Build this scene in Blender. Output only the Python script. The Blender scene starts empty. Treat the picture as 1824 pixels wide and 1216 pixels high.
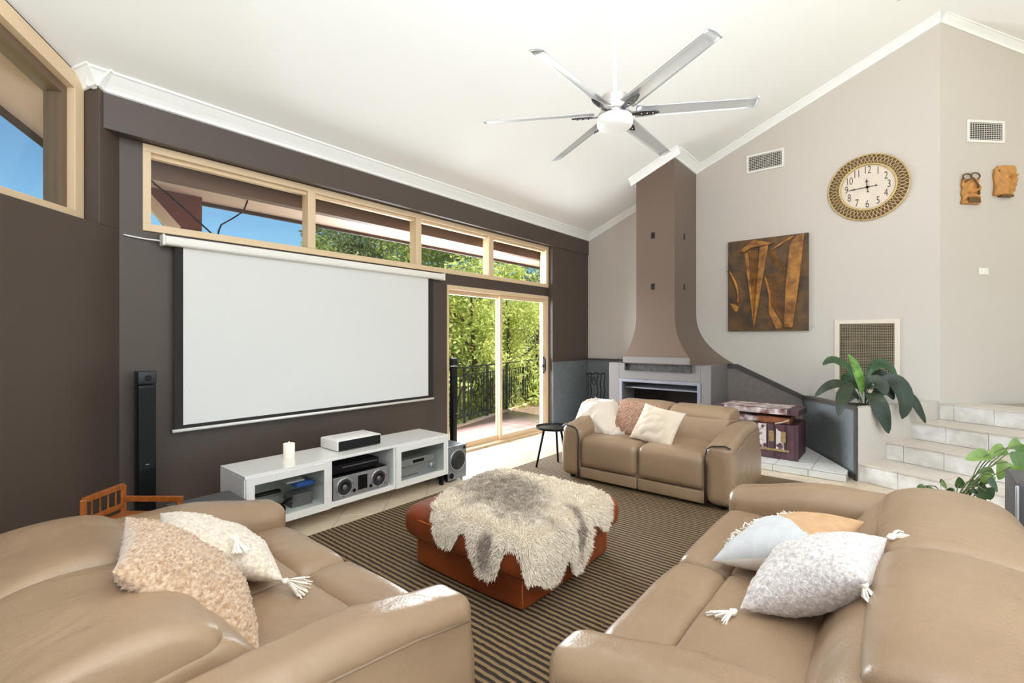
import bpy, bmesh, math, random
from mathutils import Vector, Matrix, noise

SC = bpy.context.scene
COL = SC.collection
R = math.radians
random.seed(7)

def lin(c):
    c = c / 255.0
    return c / 12.92 if c <= 0.04045 else ((c + 0.055) / 1.055) ** 2.4

def rgb(r, g, b):
    return (lin(r), lin(g), lin(b), 1.0)

# ------------------------------------------------------------------ camera
cam_data = bpy.data.cameras.new('camera')
cam = bpy.data.objects.new('camera', cam_data)
COL.objects.link(cam)
cam_data.sensor_width = 36.0
cam_data.lens = 36.0 * 840.0 / 1824.0
cam_data.shift_y = -6.0 / 1824.0
cam_data.clip_start = 0.05
cam.location = (0, 0, 1.45)
cam.rotation_euler = (R(90), 0, R(-50.3))
SC.camera = cam

# ------------------------------------------------------------------ sky, sun, daylight, exposure
world = bpy.data.worlds.new('world')
SC.world = world
world.use_nodes = True
wn = world.node_tree
wn.nodes.clear()
w_out = wn.nodes.new('ShaderNodeOutputWorld')
w_bg = wn.nodes.new('ShaderNodeBackground')
w_sky = wn.nodes.new('ShaderNodeTexSky')
w_sky.sky_type = 'NISHITA'
w_sky.sun_disc = False
w_sky.sun_elevation = R(48)
w_sky.sun_rotation = R(190)
w_sky.air_density = 1.0
w_sky.dust_density = 0.4
w_sky.ozone_density = 2.0
w_tint = wn.nodes.new('ShaderNodeMix')
w_tint.data_type = 'RGBA'
w_tint.blend_type = 'MULTIPLY'
w_tint.inputs[0].default_value = 1.0
w_tint.inputs[7].default_value = (0.78, 1.08, 1.12, 1)
wn.links.new(w_sky.outputs[0], w_tint.inputs[6])
wn.links.new(w_tint.outputs[2], w_bg.inputs[0])
wn.links.new(w_bg.outputs[0], w_out.inputs[0])
w_bg.inputs[1].default_value = 0.11

sun_data = bpy.data.lights.new('sun', 'SUN')
sun = bpy.data.objects.new('sun', sun_data)
COL.objects.link(sun)
sun_data.energy = 8.0
sun_data.angle = R(0.6)
sun_data.color = (1.0, 0.94, 0.84)
sun.location = (6, -6, 12)
sun.rotation_euler = (R(36), 0, R(25))

def area_lamp(name, loc, rot, sx, sy, watts, color):
    d = bpy.data.lights.new(name, 'AREA')
    d.shape = 'RECTANGLE'
    d.size = sx
    d.size_y = sy
    d.energy = watts
    d.color = color
    o = bpy.data.objects.new(name, d)
    COL.objects.link(o)
    o.location = loc
    o.rotation_euler = rot
    return o

# daylight lamps added in invented openings behind the camera, and at the glass door
area_lamp('opening_fill_rear', (-2.65, -1.9, 1.9), (R(90), 0, R(-90)), 4.6, 2.6, 85, (0.86, 0.93, 1.0))
area_lamp('opening_fill_south', (3.2, -5.15, 1.9), (R(90), 0, 0), 8.0, 2.7, 90, (0.86, 0.93, 1.0))
area_lamp('door_daylight', (5.0, 5.7, 1.35), (R(-88), 0, 0), 3.0, 2.1, 450, (0.88, 0.94, 1.0))
# added lamp aimed up, standing in for the photographer's flash bounced off the ceiling
area_lamp('bounced_flash_fill', (0.2, -1.6, 2.2), (R(180), 0, 0), 2.6, 2.6, 345, (0.80, 0.885, 1.0))

SC.view_settings.view_transform = 'Standard'
SC.view_settings.look = 'None'
SC.view_settings.gamma = 1.0
SC.view_settings.use_curve_mapping = False
SC.view_settings.exposure = 0.12
SC.cycles.use_denoising = True
SC.cycles.max_bounces = 10
SC.cycles.diffuse_bounces = 6
SC.cycles.transparent_max_bounces = 16

# ------------------------------------------------------------------ materials
MATS = {}

def mat(name, col, rough=0.5, metal=0.0, var=0.0, vscale=8.0, bump=0.0, bscale=60.0, col2=None,
        spec=0.5, detail=4.0, sheen=0.0, coat=0.0, emit=None, estr=0.0, stretch=None):
    if name in MATS:
        return MATS[name]
    m = bpy.data.materials.new(name)
    m.use_nodes = True
    nt = m.node_tree
    b = nt.nodes['Principled BSDF']
    b.inputs['Base Color'].default_value = col
    b.inputs['Roughness'].default_value = rough
    b.inputs['Metallic'].default_value = metal
    b.inputs['Specular IOR Level'].default_value = spec
    if sheen:
        b.inputs['Sheen Weight'].default_value = sheen
        b.inputs['Sheen Roughness'].default_value = 0.5
    if coat:
        b.inputs['Coat Weight'].default_value = coat
        b.inputs['Coat Roughness'].default_value = 0.12
    if emit:
        b.inputs['Emission Color'].default_value = emit
        b.inputs['Emission Strength'].default_value = estr
    tc = nt.nodes.new('ShaderNodeTexCoord')
    src = tc.outputs['Object']
    if stretch:
        mp = nt.nodes.new('ShaderNodeMapping')
        mp.inputs['Scale'].default_value = stretch
        nt.links.new(src, mp.inputs['Vector'])
        src = mp.outputs['Vector']
    if var > 0 or col2:
        n = nt.nodes.new('ShaderNodeTexNoise')
        n.inputs['Scale'].default_value = vscale
        n.inputs['Detail'].default_value = detail
        nt.links.new(src, n.inputs['Vector'])
        rp = nt.nodes.new('ShaderNodeValToRGB')
        c2 = col2 if col2 else tuple(c * (1 - var) for c in col[:3]) + (1,)
        rp.color_ramp.elements[0].color = c2
        rp.color_ramp.elements[1].color = col
        rp.color_ramp.elements[0].position = 0.35
        rp.color_ramp.elements[1].position = 0.65
        nt.links.new(n.outputs['Fac'], rp.inputs['Fac'])
        nt.links.new(rp.outputs['Color'], b.inputs['Base Color'])
    if bump > 0:
        n2 = nt.nodes.new('ShaderNodeTexNoise')
        n2.inputs['Scale'].default_value = bscale
        n2.inputs['Detail'].default_value = 5
        nt.links.new(src, n2.inputs['Vector'])
        bp = nt.nodes.new('ShaderNodeBump')
        bp.inputs['Strength'].default_value = bump
        bp.inputs['Distance'].default_value = 0.01
        nt.links.new(n2.outputs['Fac'], bp.inputs['Height'])
        nt.links.new(bp.outputs['Normal'], b.inputs['Normal'])
    MATS[name] = m
    return m

def glass_mat(name, tint=(1, 1, 1, 1), refl=0.06):
    m = bpy.data.materials.new(name)
    m.use_nodes = True
    nt = m.node_tree
    nt.nodes.clear()
    o = nt.nodes.new('ShaderNodeOutputMaterial')
    mx = nt.nodes.new('ShaderNodeMixShader')
    tr = nt.nodes.new('ShaderNodeBsdfTransparent')
    gl = nt.nodes.new('ShaderNodeBsdfGlossy')
    fr = nt.nodes.new('ShaderNodeFresnel')
    ge = nt.nodes.new('ShaderNodeNewGeometry')
    io = nt.nodes.new('ShaderNodeMath')
    io.operation = 'MULTIPLY_ADD'          # 1.25 entering the pane, 1/1.25 leaving it
    io.inputs[1].default_value = 0.8 - 1.25
    io.inputs[2].default_value = 1.25
    nt.links.new(ge.outputs['Backfacing'], io.inputs[0])
    nt.links.new(io.outputs[0], fr.inputs['IOR'])
    gl.inputs['Roughness'].default_value = 0.02
    tr.inputs['Color'].default_value = tint
    nt.links.new(fr.outputs[0], mx.inputs[0])
    nt.links.new(tr.outputs[0], mx.inputs[1])
    nt.links.new(gl.outputs[0], mx.inputs[2])
    nt.links.new(mx.outputs[0], o.inputs[0])
    MATS[name] = m
    return m

M_BROWN = mat('paint_dark_brown', rgb(78, 66, 59), 0.42, bump=0.03, bscale=180)
M_CREAM = mat('paint_warm_cream', rgb(204, 196, 187), 0.6, bump=0.02, bscale=200)
M_CEIL = mat('paint_ceiling_white', rgb(248, 248, 246), 0.8)
M_CORN = mat('paint_cornice_white', rgb(246, 246, 244), 0.5)
M_FRAME = mat('frame_primrose', rgb(222, 196, 160), 0.4)
M_GLASS = glass_mat('window_glass')
M_CABGLASS = glass_mat('cabinet_glass', (0.95, 0.97, 0.96, 1))
M_GROUT = mat('grout_grey', rgb(172, 160, 145), 0.8)
M_TILE = mat('tile_beige', rgb(214, 197, 172), 0.28, var=0.10, vscale=5, bump=0.015, bscale=30)
M_STEP = mat('tile_pale_stone', rgb(238, 236, 232), 0.35, col2=rgb(212, 206, 200), vscale=7, bump=0.02, bscale=30, detail=8)
M_TREAD = mat('tile_tread', rgb(214, 204, 192), 0.4, var=0.08, vscale=6)
M_HEARTH = mat('tile_hearth_white', rgb(222, 220, 214), 0.4, var=0.08, vscale=6, bump=0.03, bscale=25)
M_TERRA = mat('tile_terracotta', rgb(160, 132, 124), 0.25, var=0.18, vscale=3)
M_CEMENT = mat('render_blue_grey', rgb(112, 118, 120), 0.55, var=0.16, vscale=14, bump=0.12, bscale=90, detail=8)
M_CAP = mat('cap_dark', rgb(72, 66, 62), 0.5)
M_HOOD = mat('paint_hood_brown', rgb(104, 86, 74), 0.36, bump=0.03, bscale=160)
M_BOXGREY = mat('paint_fireplace_grey', rgb(118, 112, 109), 0.5, bump=0.03, bscale=160)
M_STEEL = mat('firebox_frame_steel', rgb(132, 132, 140), 0.45, metal=0.3)
M_SOOT = mat('firebox_soot', rgb(46, 34, 26), 0.9, var=0.4, vscale=6)
M_SOFFIT = mat('soffit_paint', rgb(228, 200, 178), 0.7)
M_BEAM = mat('outer_beam_brown', rgb(96, 68, 48), 0.7)
M_FASCIA = mat('fascia_dark', rgb(74, 58, 50), 0.6)
M_REDWOOD = mat('weatherboard_red', rgb(128, 66, 50), 0.7, var=0.2, vscale=6)
M_BLACK = mat('gloss_black', rgb(12, 12, 14), 0.4, spec=0.3)
M_BLACKM = mat('matt_black', rgb(18, 18, 19), 0.6, spec=0.3)
M_IRON = mat('wrought_iron', rgb(24, 24, 26), 0.55)
M_WHITE = mat('gloss_white', rgb(240, 238, 232), 0.16, coat=0.3)
M_SCREEN = mat('screen_fabric_white', rgb(224, 224, 221), 0.85)
M_SCRBLACK = mat('screen_border_black', rgb(38, 33, 31), 0.8)
M_PLASTIC = mat('plastic_white', rgb(238, 234, 228), 0.35)
M_SILVER = mat('silver_plastic', rgb(178, 178, 180), 0.3, metal=0.6)
M_CHROME = mat('chrome', rgb(210, 210, 212), 0.1, metal=1.0)
M_BRUSH = mat('brushed_nickel', rgb(205, 200, 196), 0.32, metal=1.0, var=0.1, vscale=6, stretch=(1, 1, 40))
M_BLADE = mat('blade_aluminium', rgb(222, 225, 226), 0.3, metal=0.35)
M_BRACKET = mat('fan_bracket_dark', rgb(96, 96, 98), 0.25, metal=0.9)
M_DIFF = mat('opal_diffuser', rgb(244, 244, 242), 0.4, emit=(1, 0.98, 0.95, 1), estr=0.15)
M_RUBBER = mat('rubber_cone', rgb(46, 46, 48), 0.5)
M_DUST = mat('dust_cap', rgb(120, 120, 122), 0.4, metal=0.4)

# ------------------------------------------------------------------ mesh helpers
XF = {}   # object -> world matrix used while building

def xf(o):
    return XF.get(o.name, Matrix.Identity(4))

class MB:
    def __init__(self):
        self.v = []
        self.f = []

    def add(self, verts, faces):
        n = len(self.v)
        self.v += [Vector(p) for p in verts]
        self.f += [tuple(i + n for i in f) for f in faces]
        return self

    def box(self, x0, x1, y0, y1, z0, z1):
        return self.add([(x0, y0, z0), (x1, y0, z0), (x1, y1, z0), (x0, y1, z0),
                         (x0, y0, z1), (x1, y0, z1), (x1, y1, z1), (x0, y1, z1)],
                        [(0, 3, 2, 1), (4, 5, 6, 7), (0, 1, 5, 4), (1, 2, 6, 5), (2, 3, 7, 6), (3, 0, 4, 7)])

    def prism(self, poly, h):
        """poly: list of 3-D points, extruded by vector h"""
        h = Vector(h)
        n = len(poly)
        a = [Vector(p) for p in poly]
        b = [p + h for p in a]
        return self.add(a + b, [tuple(range(n - 1, -1, -1)), tuple(range(n, 2 * n))] +
                        [(i, (i + 1) % n, n + (i + 1) % n, n + i) for i in range(n)])

    def bar(self, p, q, w, h=None, up=(0, 0, 1)):
        h = w if h is None else h
        p, q = Vector(p), Vector(q)
        d = (q - p).normalized()
        u = Vector(up)
        if abs(d.dot(u)) > 0.98:
            u = Vector((1, 0, 0))
        s = d.cross(u).normalized()
        u = s.cross(d).normalized()
        s *= w / 2
        u *= h / 2
        return self.prism([p - s - u, p + s - u, p + s + u, p - s + u], q - p)

    def tube(self, pts, r, n=8, closed=False):
        pts = [Vector(p) for p in pts]
        m = len(pts)
        rr = r if isinstance(r, (list, tuple)) else [r] * m
        vs, fs = [], []
        prev = None
        for i, p in enumerate(pts):
            if closed:
                t = pts[(i + 1) % m] - pts[(i - 1) % m]
            else:
                t = pts[min(i + 1, m - 1)] - pts[max(i - 1, 0)]
            if t.length < 1e-9:
                t = Vector((0, 0, 1))
            t.normalize()
            if prev is None:
                a = Vector((0, 0, 1)) if abs(t.z) < 0.9 else Vector((1, 0, 0))
                s = t.cross(a).normalized()
            else:
                s = (prev - t * prev.dot(t))
                s = s.normalized() if s.length > 1e-6 else t.cross(Vector((0.3, 0.5, 0.8))).normalized()
            prev = s
            u = t.cross(s)
            for k in range(n):
                a = 2 * math.pi * k / n
                vs.append(p + (s * math.cos(a) + u * math.sin(a)) * rr[i])
        L = m if closed else m - 1
        for i in range(L):
            for k in range(n):
                a, b = i * n + k, i * n + (k + 1) % n
                c, d = ((i + 1) % m) * n + (k + 1) % n, ((i + 1) % m) * n + k
                fs.append((a, b, c, d))
        if not closed:
            fs.append(tuple(range(n - 1, -1, -1)))
            fs.append(tuple(range((m - 1) * n, m * n)))
        return self.add(vs, fs)

    def lathe(self, prof, c=(0, 0, 0), n=24, axis='z'):
        vs, fs = [], []
        c = Vector(c)
        m = len(prof)
        for (r, z) in prof:
            for k in range(n):
                a = 2 * math.pi * k / n
                if axis == 'z':
                    p = (r * math.cos(a), r * math.sin(a), z)
                elif axis == 'x':
                    p = (z, r * math.cos(a), r * math.sin(a))
                else:
                    p = (r * math.cos(a), z, r * math.sin(a))
                vs.append(c + Vector(p))
        for i in range(m - 1):
            for k in range(n):
                fs.append((i * n + k, i * n + (k + 1) % n, (i + 1) * n + (k + 1) % n, (i + 1) * n + k))
        fs.append(tuple(range(n - 1, -1, -1)))
        fs.append(tuple(range((m - 1) * n, m * n)))
        return self.add(vs, fs)

    def rbox(self, x0, x1, y0, y1, z0, z1, r, seg=3, inner=3, deform=None):
        hx, hy, hz = (x1 - x0) / 2, (y1 - y0) / 2, (z1 - z0) / 2
        c = Vector(((x0 + x1) / 2, (y0 + y1) / 2, (z0 + z1) / 2))
        r = min(r, hx * 0.999, hy * 0.999, hz * 0.999)

        def lines(h):
            a = [-h + r * (1 - math.cos(math.pi / 2 * i / seg)) for i in range(seg + 1)]
            mid = [-(h - r) + 2 * (h - r) * i / (inner + 1) for i in range(1, inner + 1)]
            return a + mid + [-q for q in reversed(a)]
        gx, gy, gz = lines(hx), lines(hy), lines(hz)
        idx = {}
        vs, fs = [], []

        def vid(i, j, k):
            key = (i, j, k)
            if key not in idx:
                p = Vector((gx[i], gy[j], gz[k]))
                q = Vector((max(-(hx - r), min(hx - r, p.x)), max(-(hy - r), min(hy - r, p.y)),
                            max(-(hz - r), min(hz - r, p.z))))
                d = p - q
                if d.length > 1e-9:
                    p = q + d.normalized() * r
                u = Vector((p.x / hx, p.y / hy, p.z / hz))
                p = p + c
                if deform:
                    p = Vector(deform(p, u))
                idx[key] = len(vs)
                vs.append(p)
            return idx[key]
        nx, ny, nz = len(gx) - 1, len(gy) - 1, len(gz) - 1
        for i in range(nx):
            for j in range(ny):
                fs.append((vid(i, j, 0), vid(i, j + 1, 0), vid(i + 1, j + 1, 0), vid(i + 1, j, 0)))
                fs.append((vid(i, j, nz), vid(i + 1, j, nz), vid(i + 1, j + 1, nz), vid(i, j + 1, nz)))
        for i in range(nx):
            for k in range(nz):
                fs.append((vid(i, 0, k), vid(i + 1, 0, k), vid(i + 1, 0, k + 1), vid(i, 0, k + 1)))
                fs.append((vid(i, ny, k), vid(i, ny, k + 1), vid(i + 1, ny, k + 1), vid(i + 1, ny, k)))
        for j in range(ny):
            for k in range(nz):
                fs.append((vid(0, j, k), vid(0, j, k + 1), vid(0, j + 1, k + 1), vid(0, j + 1, k)))
                fs.append((vid(nx, j, k), vid(nx, j + 1, k), vid(nx, j + 1, k + 1), vid(nx, j, k + 1)))
        return self.add(vs, fs)

    def mesh(self, name):
        me = bpy.data.meshes.new(name)
        me.from_pydata([tuple(p) for p in self.v], [], self.f)
        me.validate()
        return me

    def build(self, name, m, parent=None, smooth=False, local=False, bevel=0.0, fixn=True):
        if parent is not None and not local:
            inv = xf(parent).inverted()
            self.v = [inv @ p for p in self.v]
        me = self.mesh(name)
        if fixn:
            bm = bmesh.new()
            bm.from_mesh(me)
            bmesh.ops.recalc_face_normals(bm, faces=bm.faces)
            bm.to_mesh(me)
            bm.free()
        o = bpy.data.objects.new(name, me)
        COL.objects.link(o)
        if m:
            me.materials.append(m)
        if smooth:
            for p in me.polygons:
                p.use_smooth = True
        if bevel > 0:
            md = o.modifiers.new('bevel', 'BEVEL')
            md.width = bevel
            md.segments = 2
            md.limit_method = 'ANGLE'
            md.angle_limit = R(40)
            md.harden_normals = False
        if parent is not None:
            o.parent = parent
            XF[o.name] = xf(parent)
        return o

def smooth_angle(o, deg=40):
    """smooth shading with sharp edges kept above an angle"""
    me = o.data
    for p in me.polygons:
        p.use_smooth = True
    bm = bmesh.new()
    bm.from_mesh(me)
    for e in bm.edges:
        if len(e.link_faces) == 2 and e.calc_face_angle(0) > R(deg):
            e.smooth = False
    bm.to_mesh(me)
    bm.free()
    return o

def thing(name, label, cat, loc=(0, 0, 0), rotz=0.0, group=None):
    o = bpy.data.objects.new(name, None)
    COL.objects.link(o)
    o.location = loc
    o.rotation_euler = (0, 0, rotz)
    o.empty_display_size = 0.1
    XF[o.name] = Matrix.Translation(Vector(loc)) @ Matrix.Rotation(rotz, 4, 'Z')
    return tag(o, label, cat, group)

def tag(o, label, cat, group=None, kind=None):
    o['label'] = label
    o['category'] = cat
    if group:
        o['group'] = group
    if kind:
        o['kind'] = kind
    return o

def struct(o, label=None, cat=None):
    o['kind'] = 'structure'
    if label:
        o['label'] = label
        o['category'] = cat
    return o

def part_label(o, text):
    o['label'] = text
    return o

def copy_piece(src, loc, parent=None, rotz=0.0):
    c = src.copy()
    COL.objects.link(c)
    c.location = loc
    c.rotation_euler = (0, 0, rotz)
    if parent is not None:
        c.parent = parent
    return c

def copy_tree(o, parent=None):
    c = o.copy()
    COL.objects.link(c)
    if parent is not None:
        c.parent = parent
    for ch in list(o.children):
        copy_tree(ch, c)
    return c

def box(name, m, x0, x1, y0, y1, z0, z1, parent=None, bevel=0.0, local=False):
    return MB().box(x0, x1, y0, y1, z0, z1).build(name, m, parent, bevel=bevel, local=local)

# ================================================================== the setting
ART = 7.136          # plane of the wall with the fireplace
TVY = 4.30           # plane of the wall with the screen
PIER = 4.21
BULK = 4.195
RIDGE_Y = -0.318
SL = 0.4125

def zc(y):
    z = 3.205 + SL * (4.215 - y)
    top = 3.205 + SL * (4.215 - RIDGE_Y)
    if y < RIDGE_Y:
        z = top - SL * (RIDGE_Y - y)
    return z

# ---- floor with diagonal tiles
floor = struct(box('floor', M_GROUT, -2.9, 8.2, -5.4, 4.45, -0.12, -0.006))

def clip_poly(poly, a, b, c):
    """keep a*x + b*y <= c"""
    out = []
    n = len(poly)
    for i in range(n):
        p, q = poly[i], poly[(i + 1) % n]
        fp, fq = a * p[0] + b * p[1] - c, a * q[0] + b * q[1] - c
        if fp <= 0:
            out.append(p)
        if (fp < 0 < fq) or (fq < 0 < fp):
            t = fp / (fp - fq)
            out.append((p[0] + t * (q[0] - p[0]), p[1] + t * (q[1] - p[1])))
    return out

def tile_mesh(poly, z0, z1, name, m, ch=0.003):
    cx = sum(p[0] for p in poly) / len(poly)
    cy = sum(p[1] for p in poly) / len(poly)
    mb = MB()
    n = len(poly)
    a = [Vector((p[0], p[1], z0)) for p in poly]
    b = [Vector((p[0], p[1], z1 - ch)) for p in poly]
    c = []
    for p in poly:
        d = Vector((cx - p[0], cy - p[1], 0))
        d = d.normalized() * ch * 1.4
        c.append(Vector((p[0] + d.x, p[1] + d.y, z1)))
    fs = []
    for i in range(n):
        j = (i + 1) % n
        fs.append((i, j, n + j, n + i))
        fs.append((n + i, n + j, 2 * n + j, 2 * n + i))
    fs.append(tuple(range(2 * n, 3 * n)))
    mb.add(a + b + c, fs)
    return mb

TS = 0.325
tile_src = None
for i in range(-30, 30):
    for j in range(-30, 30):
        a, b = i * TS, j * TS
        g = 0.0025
        corners = [(a + g, b + g), (a + TS - g, b + g), (a + TS - g, b + TS - g), (a + g, b + TS - g)]
        k = math.sqrt(0.5)
        W = [((u - v) * k + 3.0, (u + v) * k + 3.55) for u, v in corners]
        cx = sum(p[0] for p in W) / 4
        cy = sum(p[1] for p in W) / 4
        if not (0.3 < cx < 6.3 and -1.9 < cy < 4.5):
            continue
        if 1.65 < cx < 5.1 and cy < 2.95 and not (cx > 2.9 and cy < -0.1):
            continue
        if cx <= 1.65 and cy < 2.6:
            continue
        if cx > 5.1 and cy > 1.6 and cy < 2.6:
            continue
        C = clip_poly(W, 0, 1, TVY)
        if len(C) > 2:
            C = clip_poly(C, -1, 1, 3.5)
        if len(C) < 3:
            continue
        whole = len(C) == 4 and all(abs(C[q][0] - W[q][0]) + abs(C[q][1] - W[q][1]) < 1e-6 for q in range(4))
        if whole and tile_src is not None:
            o = tile_src.copy()
            COL.objects.link(o)
            o.location = (cx, cy, 0)
            o.parent = floor
        else:
            L = [(p[0] - cx, p[1] - cy) for p in C]
            o = tile_mesh(L, -0.0055, 0.0, 'tile', M_TILE).build('tile', M_TILE, None)
            o.location = (cx, cy, 0)
            o.parent = floor
            if whole:
                tile_src = o

# ---- ceiling
def slope_slab(name, plan, m, up=0.12, dz=0.0):
    return MB().prism([(x, y, zc(y) + dz) for x, y in plan], (0, 0, up)).build(name, m)

cb = MB()
cb.prism([(x, y, zc(y)) for x, y in [(0.60, 4.25), (-2.9, 0.75), (-2.9, RIDGE_Y), (7.3, RIDGE_Y), (7.3, 4.25)]], (0, 0, 0.12))
cb.prism([(x, y, zc(y)) for x, y in [(-2.9, RIDGE_Y), (-2.9, -5.4), (12.3, -5.4), (7.3, RIDGE_Y)]], (0, 0, 0.12))
struct(cb.build('ceiling', M_CEIL))

# ---- wall with the screen, high windows and the sliding door
wb = MB()
y0, y1 = TVY, 4.46
wb.box(0.55, 0.93, y0, y1, 0, 3.3)
wb.box(0.93, 3.93, y0, y1, 0, 2.24)
wb.box(3.93, 6.06, y0, y1, 2.105, 2.24)
wb.box(0.93, 6.06, y0, y1, 2.88, 3.3)
wb.box(6.06, 7.3, y0, y1, 0, 3.3)
wb.box(6.06, ART, PIER, y0, 0, 2.89)
wb.box(0.69, ART, BULK, y0, 2.885, 3.24)
struct(wb.build('wall_north', M_BROWN))
dm = MB()
dm.box(6.06, ART - 0.03, PIER - 0.012, PIER, 0.0, 1.075)
struct(dm.build('trim_1', M_CEMENT))

# ---- left wall (at 45 degrees): lower wall, nib and raked window
def lw(s, b=3.5):
    """point on the 45-degree wall, s metres back from its corner with the screen wall"""
    k = math.sqrt(0.5)
    x = 0.80 - s * k
    off = (b - 3.5) / 2
    return (x - off, x + 3.5 + off)

left = MB()
def lprism(s0, s1, b0, b1, z0, z1):
    pts = [lw(s0, b0), lw(s1, b0), lw(s1, b1), lw(s0, b1)]
    left.prism([(x, y, z0) for x, y in pts], (0, 0, z1 - z0))
lprism(0.0, 5.0, 3.5, 3.9, 0, 2.222)
n0, n1 = lw(0.0), lw(0.185)
q0, q1 = lw(0.0, 3.9), lw(0.185, 3.9)
pts = [n0, n1, q1, q0]
left.add([(x, y, 2.222) for x, y in pts] + [(x, y, zc(y) + 0.1) for x, y in pts],
         [(0, 1, 2, 3), (4, 5, 6, 7), (0, 1, 5, 4), (1, 2, 6, 5), (2, 3, 7, 6), (3, 0, 4, 7)])
struct(left.build('wall_left', M_BROWN, bevel=0.004))

WB = 3.65            # window plane
win2 = bpy.data.objects.new('window_2', None)
COL.objects.link(win2)
win2.location = (*lw(2.0, WB), 2.2)
XF['window_2'] = Matrix.Translation(win2.location)
struct(win2, 'raked high window with beige frame above the dark left wall', 'window')

def lquad(mb, s0, s1, zb0, zb1, zt0, zt1, b0, b1):
    """slab in the window plane between s0..s1 with sloping bottom/top"""
    P = []
    for b in (b0, b1):
        P += [(*lw(s0, b), zb0), (*lw(s1, b), zb1), (*lw(s1, b), zt1), (*lw(s0, b), zt0)]
    mb.add(P, [(0, 1, 2, 3), (7, 6, 5, 4), (0, 4, 5, 1), (1, 5, 6, 2), (2, 6, 7, 3), (3, 7, 4, 0)])

def zt(s, d=0.0):
    return zc(lw(s, WB)[1]) - d

mb = MB(); lquad(mb, 0.19, 0.262, 2.222, 2.222, zt(0.19, 0.02), zt(0.262, 0.02), 3.63, 3.78)
mb.build('stile', M_FRAME, win2, bevel=0.003)
mb = MB(); lquad(mb, 0.262, 4.6, zt(0.262, 0.125), zt(4.6, 0.125), zt(0.262, 0.02), zt(4.6, 0.02), 3.63, 3.78)
mb.build('top_rail', M_FRAME, win2, bevel=0.003)
mb = MB(); lquad(mb, 0.262, 4.6, 2.222, 2.222, 2.29, 2.29, 3.63, 3.78)
mb.build('bottom_rail', M_FRAME, win2, bevel=0.003)
mb = MB(); lquad(mb, 0.262, 0.30, 2.29, 2.29, zt(0.262, 0.125), zt(0.3, 0.125), 3.70, 3.86)
lquad(mb, 0.30, 4.6, zt(0.3, 0.185), zt(4.6, 0.185), zt(0.3, 0.125), zt(4.6, 0.125), 3.70, 3.86)
mb.build('inner_bead', mat('bead_dark', rgb(112, 92, 72), 0.5), win2)
mb = MB(); lquad(mb, 0.262, 4.6, 2.25, 2.25, zt(0.262, 0.06), zt(4.6, 0.06), 3.735, 3.745)
mb.build('pane', M_GLASS, win2)

# ---- fireplace wall and the angled wall with the masks
struct(MB().prism([(ART, 4.46, -0.1), (ART, RIDGE_Y, -0.1), (ART, RIDGE_Y, zc(RIDGE_Y) + 0.05), (ART, 4.46, zc(4.46) + 0.05)],
                  (0.16, 0, 0)).build('wall_east', M_CREAM))
e0 = Vector((ART, RIDGE_Y, 0))
k = math.sqrt(0.5)
MW = Vector((k, -k, 0))
e1 = e0 + MW * 5.2
struct(MB().prism([(e0.x, e0.y, 0.3), (e1.x, e1.y, 0.3), (e1.x, e1.y, zc(e1.y) + 0.05), (e0.x, e0.y, zc(e0.y) + 0.05)],
                  (0.12, 0.12, 0)).build('wall_angled', M_CREAM))

# ---- unseen walls behind the camera, large openings added to let light in
rb = MB()
rb.box(-2.86, -2.7, -5.4, 1.0, 0, 0.55)
rb.box(-2.86, -2.7, 0.55, 1.0, 0.55, 4.6)
rb.box(-2.86, -2.7, -5.4, -4.3, 0.55, 3.4)
rb.prism([(-2.86, -4.3, 3.25), (-2.86, 0.55, 3.25), (-2.86, 0.55, zc(0.55)), (-2.86, RIDGE_Y, zc(RIDGE_Y)), (-2.86, -4.3, zc(-4.3))], (0.16, 0, 0))
struct(rb.build('wall_rear', M_CREAM))
sb = MB()
sb.box(-2.86, 11.0, -5.4, -5.24, 0, 0.5)
sb.box(-2.86, -0.9, -5.4, -5.24, 0.5, 3.3)
sb.box(7.4, 11.0, -5.4, -5.24, 0.5, 3.3)
struct(sb.build('wall_south', M_CREAM))

# ---- cornices
def cornice(name, p, q, inward, rise=0.0, m=M_CORN, ext=0.0):
    """p,q: ceiling points (3-D) on the wall; inward: unit vector into the room"""
    p, q, n = Vector(p), Vector(q), Vector((*inward, 0))
    d = (q - p).normalized() * ext
    p, q = p - d, q + d
    sec = [(0, 0), (0, -0.088), (0.014, -0.088), (0.02, -0.07), (0.036, -0.052), (0.062, -0.03), (0.078, -0.016), (0.09, -0.014), (0.09, 0)]
    mb = MB()
    mb.prism([p + n * a + Vector((0, 0, b + rise * a)) for a, b in sec], q - p)
    return struct(mb.build(name, m))

cornice('trim_2', (0.605, BULK, zc(BULK)), (ART, BULK, zc(BULK)), (0, -1), SL)
cornice('trim_3', (ART, BULK, zc(BULK)), (ART, 2.92, zc(2.92)), (-1, 0))
cornice('trim_4', (ART, 2.37, zc(2.37)), (ART, RIDGE_Y, zc(RIDGE_Y)), (-1, 0))
cornice('trim_5', (e0.x, e0.y, zc(e0.y)), (e1.x, e1.y, zc(e1.y)), (-k, -k), -SL * k)
a0, a1 = lw(0.15), lw(0.205)
cornice('trim_6', (*a0, zc(a0[1])), (*a1, zc(a1[1])), (k, -k), SL * k)
b1_ = lw(0.185, 3.65)
cornice('trim_7', (*a1, zc(a1[1])), (*b1_, zc(b1_[1])), (-k, -k), SL * k)

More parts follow.
